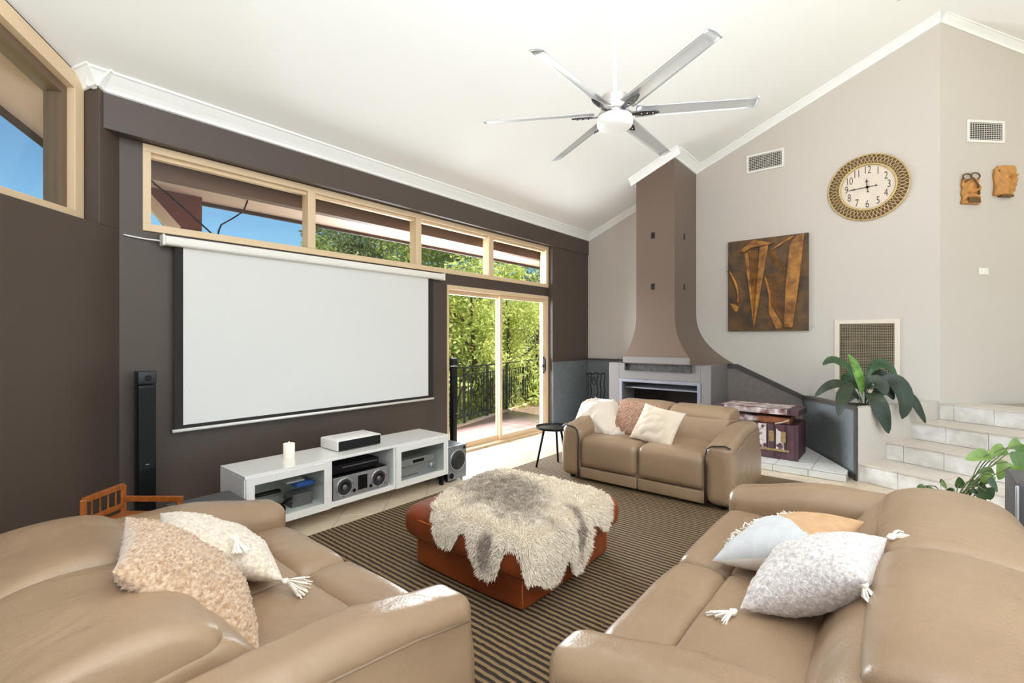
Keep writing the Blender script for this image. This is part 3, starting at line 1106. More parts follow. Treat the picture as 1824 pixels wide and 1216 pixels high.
# return-air grille
gr = thing('return_air_grille', 'large cream framed return-air grille behind the potted lily', 'grille', (ART, 0.35, 0.8))
ga, gb, g0, g1 = 0.663, 0.032, 0.78, 1.675
f_ = MB()
f_.box(ART - 0.018, ART, gb, gb + 0.05, g0, g1); f_.box(ART - 0.018, ART, ga - 0.05, ga, g0, g1)
f_.box(ART - 0.018, ART, gb + 0.05, ga - 0.05, g1 - 0.05, g1); f_.box(ART - 0.018, ART, gb + 0.05, ga - 0.05, g0, g0 + 0.05)
f_.build('frame', mat('grille_frame', rgb(226, 214, 196), 0.4), gr, bevel=0.003)
MB().box(ART - 0.004, ART - 0.001, gb + 0.05, ga - 0.05, g0 + 0.05, g1 - 0.05).build('filter', mat('filter_brown', rgb(84, 70, 56), 0.95, col2=rgb(52, 44, 36), vscale=9), gr)
b_ = MB()
nn_ = 42
for i in range(nn_):
    z = g0 + 0.05 + (g1 - g0 - 0.1) * (i + 0.5) / nn_
    b_.box(ART - 0.013, ART - 0.009, gb + 0.05, ga - 0.05, z - 0.0018, z + 0.0018)
for i in range(30):
    y = gb + 0.05 + (ga - gb - 0.1) * (i + 0.5) / 30
    b_.box(ART - 0.010, ART - 0.007, y - 0.0012, y + 0.0012, g0 + 0.05, g1 - 0.05)
o = b_.build('eggcrate_bars', mat('grille_bars', rgb(186, 170, 140), 0.4), gr)
o['kind'] = 'stuff'

# switch plate
sw = thing('switch_plate', 'small white double switch plate on the angled wall', 'switch', tuple(e0 + MW * 0.528 + Vector((0, 0, 2.16))))
def on_mw(s, z, d=0.0):
    return e0 + MW * s + Vector((-k * d, -k * d, z))
def mw_slab(s0, s1, z0, z1, d0, d1):
    return MB().prism([on_mw(s0, z0, d0), on_mw(s1, z0, d0), on_mw(s1, z1, d0), on_mw(s0, z1, d0)], Vector((-k, -k, 0)) * (d1 - d0))
mw_slab(0.468, 0.588, 2.168, 2.243, 0, 0.009).build('plate', M_PLASTIC, sw, bevel=0.003)
mw_slab(0.497, 0.512, 2.192, 2.218, 0.009, 0.013).build('rocker', M_PLASTIC, sw)
mw_slab(0.545, 0.560, 2.192, 2.218, 0.009, 0.013).build('rocker', M_PLASTIC, sw)

# ---- wall clock
ck = thing('wall_clock', 'large round wall clock with woven gold rim and cream dial', 'clock', (ART, 0.336, 3.27))
CC = Vector((ART, 0.336, 3.27))
M_GOLD = mat('aged_gold', rgb(208, 182, 128), 0.4, metal=0.4, var=0.25, vscale=30)
M_INK = mat('clock_ink', rgb(74, 62, 52), 0.7)
def cpt(r, a, d):
    """clock polar: a clockwise from 12 as seen from the room, d out from the wall"""
    return CC + Vector((-d, -math.sin(a) * r, math.cos(a) * r))
dial = MB()
dial.lathe([(0.0005, -0.02), (0.268, -0.02), (0.268, -0.001), (0.0005, -0.001)], CC, 48, 'x')
dial.build('dial', mat('dial_cream', rgb(226, 212, 196), 0.7, var=0.05, vscale=10), ck)
def torus(R_, r_, d, n=64, m=8):
    return MB().tube([cpt(R_, 2 * math.pi * i / n, d) for i in range(n)], r_, m, True)
torus(0.275, 0.014, 0.03).build('inner_ring', M_GOLD, ck, smooth=True)
torus(0.392, 0.010, 0.014).build('outer_ring', M_GOLD, ck, smooth=True)
MB().lathe([(0.28, -0.002), (0.39, -0.002), (0.39, -0.006), (0.28, -0.012)], CC, 48, 'x').build('back_plate', mat('rim_back_brown', rgb(128, 98, 72), 0.6), ck)  # plain brown plate behind the woven strands
NL = 54
for s_ in (1, -1):
    for i in range(NL):
        a = 2 * math.pi * i / NL
        pts_ = [cpt(0.285 + 0.105 * q / 6, a + s_ * 0.14 * (q / 6), 0.03 + 0.012 * math.sin(q / 6 * math.pi) - 0.014 * q / 6) for q in range(7)]
        MB().tube(pts_, 0.0046, 5).build('woven_strand', M_GOLD, ck, smooth=True)
def text_mesh(s, size, sx=1.0, bold=0.0):
    cu = bpy.data.curves.new('txt', 'FONT')
    cu.body = s
    cu.size = size
    cu.align_x = 'CENTER'
    cu.align_y = 'CENTER'
    cu.offset = bold
    ob = bpy.data.objects.new('txt', cu)
    COL.objects.link(ob)
    dg = bpy.context.evaluated_depsgraph_get()
    me = bpy.data.meshes.new_from_object(ob.evaluated_get(dg))
    vs = [(v.co.x * sx, v.co.y) for v in me.vertices]
    fs = [tuple(p.vertices) for p in me.polygons]
    bpy.data.objects.remove(ob)
    bpy.data.curves.remove(cu)
    bpy.data.meshes.remove(me)
    return vs, fs
def clock_text(s, r, a, size, sx, name='numeral'):
    vs, fs = text_mesh(s, size, sx)
    cx, cz = math.sin(a) * r, math.cos(a) * r
    MB().add([CC + Vector((-0.0212, -(cx + x), cz + z)) for x, z in vs], fs).build(name, M_INK, ck, fixn=False)
for h in range(1, 13):
    clock_text(str(h), 0.205, 2 * math.pi * h / 12, 0.128, 0.60)
def hand(a, L, tail, wd, name):
    d = 0.025
    u = Vector((0, -math.sin(a), math.cos(a)))
    v = Vector((0, -math.cos(a), -math.sin(a)))
    c0 = CC + Vector((-d, 0, 0))
    pr_ = [(-tail, 0.003), (0, 0.005), (L * 0.55, 0.004), (L * 0.66, wd), (L * 0.78, 0.005), (L, 0.001)]
    poly = [c0 + u * q + v * w for q, w in pr_] + [c0 + u * q - v * w for q, w in reversed(pr_)]
    mb = MB().prism(poly, (-0.003, 0, 0))
    tail_c = c0 - u * tail
    mb.lathe([(0.0105, 0.0), (0.0105, -0.004)], tail_c, 12, 'x')
    mb.lathe([(0.014, 0.0), (0.014, -0.005)], c0, 12, 'x')
    mb.build(name, M_INK, ck)
hand(R(-5), 0.105, 0.055, 0.016, 'hour_hand')
hand(R(267), 0.20, 0.085, 0.010, 'minute_hand')

# ---- relief artwork
ar = thing('wall_artwork', 'dark brown and copper abstract relief panel hung right of the chimney', 'artwork', (ART, 1.43, 1.55))
AY0, AY1, AZ0, AZ1 = 1.912, 0.938, 1.548, 2.808
M_ADARK = mat('art_dark', rgb(62, 48, 36), 0.5, col2=rgb(112, 78, 38), vscale=7, bump=0.3, bscale=18, detail=8)
M_ACOP = mat('art_copper', rgb(190, 130, 62), 0.42, metal=0.25, col2=rgb(120, 78, 36), vscale=9, bump=0.3, bscale=30, detail=8)
MB().box(ART - 0.04, ART - 0.003, AY1, AY0, AZ0, AZ1).build('panel', M_ADARK, ar, bevel=0.004)
def apt(u, v, d=0.0):
    """u 0..1 left to right, v 0..1 bottom to top on the panel"""
    return Vector((ART - 0.04 - d, AY0 + (AY1 - AY0) * u, AZ0 + (AZ1 - AZ0) * v))
def ashape(name, pts_, d, m=None):
    return MB().prism([apt(u, v) for u, v in pts_], (-d, 0, 0)).build(name, m or M_ACOP, ar, bevel=0.003)
ashape('wedge_left', [(0.22, 0.86), (0.27, 0.86), (0.345, 0.10), (0.345, 0.02)], 0.020)
ashape('wedge_right', [(0.345, 0.02), (0.345, 0.10), (0.42, 0.9), (0.53, 0.92)], 0.024)
ashape('roof_plate', [(0.14, 0.875), (0.22, 0.86), (0.30, 0.905), (0.53, 0.92), (0.60, 0.93), (0.345, 0.985)], 0.030)
ashape('beam_plate', [(0.54, 0.855), (0.58, 0.86), (0.80, 0.955), (0.84, 0.985), (0.76, 0.965)], 0.022)
ashape('tall_plate', [(0.80, 0.03), (0.72, 0.03), (0.735, 0.45), (0.785, 0.90), (0.88, 0.985), (0.955, 0.99), (0.90, 0.55), (0.82, 0.04)], 0.028)
ashape('knee_plate', [(0.475, 0.585), (0.50, 0.57), (0.555, 0.40), (0.56, 0.27), (0.70, 0.06), (0.69, 0.02), (0.62, 0.02), (0.53, 0.2), (0.53, 0.38)], 0.022)
ashape('hook_tip', [(0.02, 0.31), (0.09, 0.30), (0.145, 0.27), (0.13, 0.22), (0.10, 0.215)], 0.02)
arc = MB()
arc.tube([apt(0.01 + 0.125 * math.sin(q / 10 * 2.0), 0.68 - 0.38 * (q / 10), 0.008) for q in range(11)], 0.022, 6)
arc.build('hook_arc', M_ACOP, ar, smooth=True)
for i in range(8):
    u = 0.285 + 0.016 * i
    MB().tube([apt(u, 0.88, 0.004), apt(0.325 + 0.004 * i, 0.16, 0.004)], 0.0036, 4).build('string', M_ACOP, ar)
for i in range(7):
    MB().tube([apt(0.545 + 0.008 * i, 0.84, 0.004), apt(0.61 + 0.024 * i, 0.66 - 0.006 * i, 0.004)], 0.0035, 4).build('string', M_ACOP, ar)
for i in range(24):
    q = i / 23
    MB().tube([apt(0.50 + 0.05 * min(1, q * 1.6), 0.575 - 0.27 * q, 0.004), apt(0.735 - 0.04 * q, 0.655 - 0.55 * q, 0.004)], 0.0034, 4).build('string', M_ACOP, ar)

# ---- carved masks
M_MASK = mat('carved_wood_light', rgb(206, 146, 74), 0.5, var=0.25, vscale=20, bump=0.25, bscale=40)
M_MASKD = mat('carved_wood_dark', rgb(112, 80, 44), 0.55, var=0.3, vscale=20)
def face_relief(s0, s1, z0, z1, kind):
    nu, nv = 34, 40
    vs, fs = [], []
    def g_(u, v, cu, cv, su, sv):
        return math.exp(-((u - cu) / su) ** 2 - ((v - cv) / sv) ** 2)
    for j in range(nv + 1):
        for i in range(nu + 1):
            u, v = i / nu * 2 - 1, j / nv * 2 - 1
            if kind == 'face':
                cu = 0.35
                lft = -0.95 - 0.05 * math.sin(v * 5) + (0.35 if v > 0.75 else 0) * (v - 0.75) * 4
                rgt = 0.95 - 0.32 * (1 if v < -0.7 else 0) - 0.12 * math.sin((v + 0.2) * 4) ** 2
                d = 0.05 * max(0, 1 - (u * 0.95) ** 2) ** 0.5
                d += 0.045 * g_(u, v, cu + 0.25, 0.0, 0.16, 0.28) + 0.03 * g_(u, v, cu + .2, 0.30, 0.5, 0.10)
                d -= 0.03 * g_(u, v, cu - 0.05, 0.14, 0.28, 0.07) + 0.012 * g_(u, v, cu, -0.48, 0.3, 0.05)
                d += 0.022 * g_(u, v, cu + 0.15, -0.38, 0.22, 0.07) + 0.022 * g_(u, v, cu + 0.15, -0.57, 0.22, 0.07)
                d += 0.02 * g_(u, v, -0.3, -0.15, 0.35, 0.25) + 0.008 * math.sin(9 * u + 7 * v)
            else:
                lft, rgt = -0.98 + 0.06 * math.sin(v * 9), 0.92 + 0.10 * math.sin(v * 6)
                d = 0.035 * max(0, 1 - (u * 0.9) ** 2) ** 0.5
                d += 0.04 * g_(u, v, 0.2, 0.05, 0.25, 0.25) + 0.02 * g_(u, v, 0.1, -0.4, 0.6, 0.12)
                d -= 0.025 * g_(u, v, -0.2, -0.18, 0.5, 0.05) + 0.02 * g_(u, v, 0, -0.65, 0.6, 0.12)
                d += 0.008 * math.sin(11 * u - 8 * v)
            uu = lft + (rgt - lft) * (u + 1) / 2
            s_ = s0 + (s1 - s0) * (uu + 1) / 2
            z = z0 + (z1 - z0) * (v + 1) / 2
            edge = i in (0, nu) or j in (0, nv)
            vs.append(on_mw(s_, z, 0.004 if edge else 0.014 + max(0.0, d)))
    w = nu + 1
    for j in range(nv):
        for i in range(nu):
            fs.append((j * w + i, j * w + i + 1, (j + 1) * w + i + 1, (j + 1) * w + i))
    n_ = len(vs)
    fs.append(tuple([i for i in range(w)] + [j * w + nu for j in range(1, nv + 1)] + [nv * w + i for i in range(nu - 1, -1, -1)] + [j * w for j in range(nv - 1, 0, -1)]))
    return MB().add(vs, fs)
mk1 = thing('carved_mask', 'carved wooden mask topped with two dark loops, left of the pair', 'mask', tuple(on_mw(0.357, 2.95)), 0, 'carved masks')
face_relief(0.245, 0.47, 2.955, 3.24, 'block').build('face', M_MASK, mk1, smooth=True)
for s_, zz in [(0.30, 3.255), (0.40, 3.27)]:
    MB().tube([on_mw(s_ + 0.055 * math.cos(q / 16 * 6.283), zz + 0.036 * math.sin(q / 16 * 6.283), 0.03) for q in range(16)], 0.008, 6, True).build('loop', M_MASKD, mk1, smooth=True)
MB().tube([on_mw(0.26, 3.20, 0.035), on_mw(0.34, 3.235, 0.06), on_mw(0.37, 3.15, 0.085), on_mw(0.40, 3.05, 0.07)], 0.01, 6).build('brow_line', M_MASKD, mk1, smooth=True)
mw_slab(0.285, 0.425, 2.965, 3.02, 0.05, 0.062).build('mouth', M_MASKD, mk1)
MB().tube([on_mw(0.445 + 0.02 * math.cos(q / 12 * 6.283), 2.985 + 0.02 * math.sin(q / 12 * 6.283), 0.03) for q in range(12)], 0.007, 6, True).build('ear_ring', M_MASK, mk1, smooth=True)
mk2 = thing('carved_mask', 'carved light wooden face mask turned to the right, rightmost of the pair', 'mask', tuple(on_mw(0.78, 3.05)), 0, 'carved masks')
face_relief(0.642, 0.918, 3.06, 3.40, 'face').build('face', M_MASK, mk2, smooth=True)
MB().tube([on_mw(0.665, 3.33, 0.045), on_mw(0.68, 3.333, 0.05)], 0.008, 8).build('ear_hole', M_MASKD, mk2)
mw_slab(0.71, 0.86, 3.045, 3.065, 0.0, 0.05).build('neck_base', M_MASKD, mk2)

# ================================================================== projector screen
ps = thing('projector_screen', 'large white pull-down projector screen with black border on the brown wall', 'screen', (2.4, 4.25, 0.74))
MB().rbox(1.04, 3.81, 4.205, 4.285, 2.142, 2.214, 0.02).build('housing', M_PLASTIC, ps, smooth=True)
for x in (1.03, 3.80):
    MB().rbox(x, x + 0.02, 4.20, 4.29, 2.135, 2.222, 0.012).build('end_cap', M_PLASTIC, ps, smooth=True)
FX0, FX1, FZ0, FZ1 = 1.17, 3.59, 0.785, 2.14
MB().box(1.115, 3.665, 4.2445, 4.2465, 0.755, 2.145).build('border', M_SCRBLACK, ps)
MB().box(FX0, FX1, 4.2425, 4.2445, FZ0, 2.145).build('fabric', M_SCREEN, ps)
MB().tube([(1.10, 4.243, 0.745), (3.67, 4.243, 0.745)], 0.013, 10).build('weight_bar', M_PLASTIC, ps, smooth=True)
MB().tube([(1.03, 4.26, 2.175), (0.95, 4.285, 2.178), (0.86, 4.29, 2.185), (0.82, 4.292, 2.19)], 0.006, 6).build('power_cord', M_PLASTIC, ps, smooth=True)

# ================================================================== media cabinet and electronics
cbx = thing('media_cabinet', 'long low glossy white media cabinet with two glass doors under the screen', 'cabinet', (2.25, 3.7, 0))
CX0, CX1, CY0, CY1, CZ0, CZ1 = 1.316, 3.19, 3.485, 3.92, 0.105, 0.50
D1, D2 = 1.948, 2.565
MB().box(CX0, CX1, CY0 - 0.015, CY1, CZ1 - 0.022, CZ1).build('top', M_WHITE, cbx, bevel=0.003)
MB().box(CX0, CX1, CY0, CY1, CZ0, CZ0 + 0.04).build('base_panel', M_WHITE, cbx, bevel=0.003)
for x in (CX0, CX1 - 0.018):
    MB().box(x, x + 0.018, CY0, CY1, CZ0 + 0.04, CZ1 - 0.022).build('side_panel', M_WHITE, cbx, bevel=0.002)
for x in (D1 - 0.016, D2 - 0.016):
    MB().box(x, x + 0.032, CY0, CY1, CZ0 + 0.04, CZ1 - 0.022).build('divider', M_WHITE, cbx)
MB().box(CX0 + 0.018, CX1 - 0.018, CY1 - 0.012, CY1, CZ0 + 0.04, CZ1 - 0.022).build('back_panel', M_WHITE, cbx)
SHZ = {0: 0.298, 1: 0.338, 2: 0.36}
for i, (a, b) in enumerate([(CX0 + 0.018, D1 - 0.016), (D1 + 0.016, D2 - 0.016), (D2 + 0.016, CX1 - 0.018)]):
    MB().box(a, b, CY0 + 0.03, CY1 - 0.012, SHZ[i], SHZ[i] + 0.007).build('glass_shelf', M_CABGLASS, cbx)
def cab_door(x0, x1, hinge):
    z0, z1 = CZ0 + 0.003, CZ1 - 0.018
    w = 0.055
    f = MB()
    f.box(x0, x0 + w, CY0 - 0.018, CY0 - 0.001, z0, z1); f.box(x1 - w, x1, CY0 - 0.018, CY0 - 0.001, z0, z1)
    f.box(x0 + w, x1 - w, CY0 - 0.018, CY0 - 0.001, z0, z0 + 0.055); f.box(x0 + w, x1 - w, CY0 - 0.018, CY0 - 0.001, z1 - 0.055, z1)
    d = f.build('door', M_WHITE, cbx)
    MB().box(x0 + w, x1 - w, CY0 - 0.012, CY0 - 0.008, z0 + 0.055, z1 - 0.055).build('glass', M_CABGLASS, d)
    MB().box(hinge, hinge + 0.012, CY0 - 0.024, CY0 - 0.018, 0.30, 0.36).build('handle', M_WHITE, d)
cab_door(CX0 + 0.008, D1 - 0.002, D1 - 0.014)
cab_door(D2 + 0.002, CX1 - 0.002, D2 + 0.002)
for x in (1.36, 3.13):
    for y in (CY0 + 0.015, CY1 - 0.06):
        MB().box(x, x + 0.03, y, y + 0.04, 0.0, CZ0).build('leg', M_BLACKM, cbx)

# candle, lit
cn = thing('candle', 'lit cream candle in a glass on the white cabinet', 'candle', (1.755, 3.765, CZ1))
CNP = Vector((1.755, 3.765, CZ1))
MB().lathe([(0.040, 0.0), (0.043, 0.004), (0.043, 0.112), (0.040, 0.112), (0.040, 0.010), (0.0005, 0.010)], CNP, 24).build('jar', mat('jar_frosted', rgb(246, 238, 226), 0.25, emit=(1, 0.72, 0.42, 1), estr=0.12), cn, smooth=True)
MB().lathe([(0.0005, 0.011), (0.039, 0.011), (0.039, 0.094), (0.02, 0.090), (0.0005, 0.088)], CNP, 24).build('wax', mat('candle_wax', rgb(246, 232, 206), 0.5, emit=(1, 0.75, 0.42, 1), estr=0.25), cn, smooth=True)
MB().tube([CNP + Vector((0, 0, 0.086)), CNP + Vector((0, 0, 0.1))], 0.0015, 5).build('wick', M_BLACKM, cn)
MB().lathe([(0.0005, 0.098), (0.005, 0.104), (0.006, 0.110), (0.003, 0.120), (0.0005, 0.127)], CNP, 10).build('flame', mat('flame', rgb(255, 200, 110), 0.5, emit=(1, 0.72, 0.3, 1), estr=18), cn, smooth=True)

# projector on the cabinet
pj = thing('projector', 'white box projector with a black front grille on the cabinet', 'projector', (2.3, 3.75, CZ1))
MB().rbox(2.085, 2.515, 3.615, 3.90, CZ1 + 0.004, CZ1 + 0.094, 0.016, 3, 1).build('body', M_PLASTIC, pj, smooth=True)
MB().rbox(2.097, 2.503, 3.607, 3.625, CZ1 + 0.008, CZ1 + 0.086, 0.007, 2, 1).build('front_grille', M_BLACKM, pj, smooth=True)
MB().box(2.13, 2.47, 3.72, 3.80, CZ1 + 0.0942, CZ1 + 0.0955).build('top_plate', mat('pale_grey_plastic', rgb(226, 224, 220), 0.3), pj)
for x in (2.12, 2.46):
    for y in (3.65, 3.86):
        MB().lathe([(0.01, 0.0), (0.01, 0.006)], (x, y, CZ1), 8).build('foot', M_BLACKM, pj)

# centre speaker in the middle bay
spk = thing('centre_speaker', 'silver centre speaker with two round cones in the open middle bay', 'speaker', (2.25, 3.6, CZ0 + 0.04))
MB().box(1.985, 2.508, 3.515, 3.72, CZ0 + 0.041, 0.328).build('cabinet_body', M_BLACKM, spk, bevel=0.004)
MB().box(1.988, 2.505, 3.503, 3.515, CZ0 + 0.044, 0.325).build('baffle', M_SILVER, spk, bevel=0.003)
for x in (2.085, 2.408):
    c = Vector((x, 3.503, 0.237))
    MB().lathe([(0.078, 0), (0.078, -0.006), (0.066, -0.009), (0.062, -0.004)], c, 28, 'y').build('trim_ring', M_SILVER, spk, smooth=True)
    MB().lathe([(0.062, -0.0065), (0.055, -0.0095), (0.03, -0.002), (0.0005, -0.002)], c, 28, 'y').build('cone', M_RUBBER, spk, smooth=True)
    MB().lathe([(0.026, -0.003), (0.016, -0.010), (0.0005, -0.012)], c, 20, 'y').build('dust_cap', M_DUST, spk, smooth=True)
    for q in range(6):
        a = q * math.pi / 3 + 0.3
        MB().lathe([(0.004, 0), (0.004, -0.012)], c + Vector((0.071 * math.cos(a), 0, 0.071 * math.sin(a))), 6, 'y').build('screw', M_BLACKM, spk)
MB().box(2.195, 2.30, 3.497, 3.503, 0.175, 0.312).build('horn_frame', M_SILVER, spk, bevel=0.002)
MB().box(2.203, 2.292, 3.4955, 3.4975, 0.185, 0.304).build('horn', M_BLACK, spk)
for x in (2.172, 2.33):
    MB().lathe([(0.015, 0), (0.015, -0.003)], (x, 3.5025, 0.19), 14, 'y').build('port', M_BLACK, spk)

bp = thing('disc_player', 'black disc player on the glass shelf of the middle bay', 'player', (2.2, 3.6, 0.345))
MB().box(1.99, 2.42, 3.52, 3.76, 0.349, 0.418).build('body', M_BLACK, bp, bevel=0.004)
MB().box(2.07, 2.40, 3.512, 3.52, 0.392, 0.400).build('tray_strip', mat('grey_gloss', rgb(90, 90, 94), 0.25), bp)
for x in (2.02, 2.38):
    MB().lathe([(0.012, 0), (0.012, 0.004)], (x, 3.55, 0.345), 8).build('foot', M_BLACKM, bp)

rv = thing('av_receiver', 'silver amplifier behind the right glass door, below the slimmer unit', 'receiver', (2.87, 3.6, CZ0 + 0.04))
MB().box(2.64, 3.10, 3.54, 3.82, CZ0 + 0.041, 0.258).build('body', M_SILVER, rv, bevel=0.003)
MB().lathe([(0.028, 0), (0.026, -0.02), (0.0005, -0.02)], (3.03, 3.54, 0.215), 20, 'y').build('volume_knob', M_SILVER, rv, smooth=True)
for q in range(7):
    MB().box(2.67 + q * 0.03, 2.688 + q * 0.03, 3.536, 3.54, 0.172, 0.178).build('button', M_BLACKM, rv)
tn = thing('tuner', 'slim silver tuner stacked on the amplifier behind the right glass door', 'tuner', (2.87, 3.6, 0.259))
MB().box(2.65, 3.06, 3.53, 3.80, 0.262, 0.325).build('body', M_SILVER, tn, bevel=0.003)
MB().box(2.80, 2.93, 3.5265, 3.5305, 0.282, 0.308).build('display', M_BLACK, tn)
MB().box(2.65, 3.06, 3.526, 3.53, 0.262, 0.267).build('trim_line', M_CHROME, tn)
for x in (2.69, 3.02):
    MB().lathe([(0.012, 0), (0.012, 0.004)], (x, 3.6, 0.258), 8).build('foot', M_BLACKM, tn)

# left bay contents
M_DVD = mat('disc_case_grey', rgb(120, 116, 114), 0.3, var=0.3, vscale=18)
for q in range(6):
    o = MB().box(1.70 + 0.004 * (q % 3), 1.86 + 0.003 * (q % 2), 3.60, 3.75, CZ0 + 0.041 + q * 0.0165, CZ0 + 0.0565 + q * 0.0165).build('disc_case', M_DVD, None, bevel=0.0015)
    tag(o, ['grey disc case at the bottom of the stack behind the left glass door', 'grey disc case second from the bottom of the stack in the left bay', 'grey disc case third from the bottom of the stack in the left bay',
            'grey disc case fourth from the bottom of the stack in the left bay', 'grey disc case second from the top of the stack in the left bay', 'grey disc case on top of the stack behind the left glass door'][q], 'disc case', 'disc cases in the left bay')
o = MB().rbox(1.72, 1.86, 3.56, 3.70, 0.306, 0.338, 0.006, 2, 1).build('game_case', mat('case_blue', rgb(52, 92, 168), 0.3), None, smooth=True)
tag(o, 'blue case lying on the glass shelf behind the left glass door', 'case')
o = MB().rbox(1.66, 1.80, 3.60, 3.74, 0.339, 0.352, 0.004, 2, 1).build('paper_stack', mat('paper_white', rgb(214, 210, 206), 0.6), None, smooth=True)
tag(o, 'pale flat case resting on the blue case in the left bay', 'case')
o = MB().rbox(1.42, 1.60, 3.55, 3.60, 0.306, 0.330, 0.010, 2, 1).build('remote_control', M_BLACKM, None, smooth=True)
tag(o, 'black remote control on the glass shelf behind the left glass door', 'remote')
bg = thing('camera_pouch', 'black soft pouch with a handle on the floor of the left bay', 'pouch', (1.55, 3.6, CZ0 + 0.04))
MB().rbox(1.46, 1.63, 3.53, 3.66, CZ0 + 0.041, CZ0 + 0.105, 0.025, 3, 1, lambda p, u: (p.x, p.y, p.z - 0.02 * (u.x < -0.3) * (u.z > 0))).build('body', M_BLACKM, bg, smooth=True)
MB().tube([(1.62, 3.60, CZ0 + 0.09), (1.66, 3.59, CZ0 + 0.12), (1.69, 3.57, CZ0 + 0.13)], 0.010, 6).build('handle', M_BLACKM, bg, smooth=True)

# subwoofer
sbw = thing('subwoofer', 'silver fronted cube subwoofer with one large cone beside the cabinet', 'subwoofer', (3.345, 3.7, 0))
MB().box(3.222, 3.470, 3.515, 3.87, 0.02, 0.355).build('body', M_BLACKM, sbw, bevel=0.004)
MB().box(3.220, 3.472, 3.500, 3.515, 0.018, 0.357).build('front_panel', mat('sub_silver', rgb(150, 156, 162), 0.3, metal=0.5), sbw, bevel=0.003)
c = Vector((3.350, 3.500, 0.205))
MB().lathe([(0.112, 0), (0.112, -0.006), (0.100, -0.010), (0.096, -0.004)], c, 32, 'y').build('trim_ring', M_SILVER, sbw, smooth=True)
MB().lathe([(0.098, -0.004), (0.09, -0.012), (0.04, -0.014), (0.0005, -0.014)], c, 32, 'y').build('cone', M_RUBBER, sbw, smooth=True)
MB().box(3.33, 3.37, 3.4845, 3.4865, 0.203, 0.207).build('badge', M_CHROME, sbw)
MB().lathe([(0.028, 0), (0.028, -0.005), (0.02, -0.005)], (3.262, 3.500, 0.062), 18, 'y').build('port', M_BLACK, sbw)
MB().lathe([(0.015, 0), (0.015, -0.008)], (3.44, 3.500, 0.325), 14, 'y').build('knob', M_BLACKM, sbw)
for x in (3.25, 3.44):
    for y in (3.55, 3.83):
        MB().lathe([(0.014, 0), (0.014, 0.02)], (x, y, 0), 8).build('foot', M_BLACKM, sbw)

# tower speakers
def tower(x0, x1, y0, label, dp=0.12):
    t = thing('tower_speaker', label, 'speaker', ((x0 + x1) / 2, y0 + 0.06, 0), 0, 'tower speakers')
    MB().rbox(x0, x1, y0, y0 + dp, 0.022, 1.12, 0.008, 2, 1).build('body', M_BLACK, t, smooth=True)
    MB().rbox(x0 - 0.002, x1 + 0.002, y0 - 0.004, y0 + dp, 1.125, 1.215, 0.006, 2, 1).build('top_module', mat('gloss_black_blue', rgb(26, 32, 38), 0.4), t, smooth=True)
    MB().lathe([(0.02, 0), (0.014, -0.006), (0.0005, -0.006)], ((x0 + x1) / 2 + 0.005, y0 - 0.004, 1.17), 16, 'y').build('tweeter', M_BLACKM, t)
    MB().box(x0 + 0.006, x1 - 0.006, y0 - 0.004, y0, 0.53, 1.10).build('grille', M_BLACKM, t)
    MB().box(x0 + 0.04, x0 + 0.062, y0 - 0.006, y0 - 0.004, 0.56, 0.567).build('badge', M_CHROME, t)
    MB().rbox(x0 - 0.05, x1 + 0.05, y0 - 0.05, y0 + dp + 0.05, 0.0, 0.022, 0.008, 2, 1).build('base_plate', M_BLACK, t, smooth=True)
tower(0.862, 0.965, 4.09, 'tall slim black tower speaker standing in the dark corner')
tower(3.80, 3.868, 4.05, 'tall slim black tower speaker standing in front of the glass door', 0.06)

# ================================================================== ceiling fan
FP = Vector((3.149, 1.633, 3.08))
fan = thing('ceiling_fan', 'six-bladed aluminium ceiling fan with round light on a long white rod', 'ceiling fan', (FP.x, FP.y, zc(FP.y)))
MB().tube([FP + Vector((0, 0, 0.13)), (FP.x, FP.y, zc(FP.y) - 0.02)], 0.016, 14).build('downrod', M_CORN, fan, smooth=True)
MB().lathe([(0.075, 0.02), (0.075, -0.03), (0.05, -0.09), (0.018, -0.10)], (FP.x, FP.y, zc(FP.y) - 0.02), 24).build('canopy', M_CORN, fan, smooth=True)
hb = MB().lathe([(0.0005, 0.155), (0.03, 0.155), (0.062, 0.148), (0.098, 0.138), (0.102, 0.12), (0.102, 0.03), (0.112, 0.02), (0.125, 0.005), (0.125, -0.01), (0.0005, -0.01)], FP, 40).build('motor_housing', M_BRUSH, fan)
smooth_angle(hb, 35)
dfz = MB().lathe([(0.0005, -0.0105), (0.124, -0.0105), (0.130, -0.02), (0.130, -0.062), (0.122, -0.078), (0.09, -0.092), (0.04, -0.099), (0.0005, -0.10)], FP, 40).build('light_diffuser', M_DIFF, fan)
smooth_angle(dfz, 45)
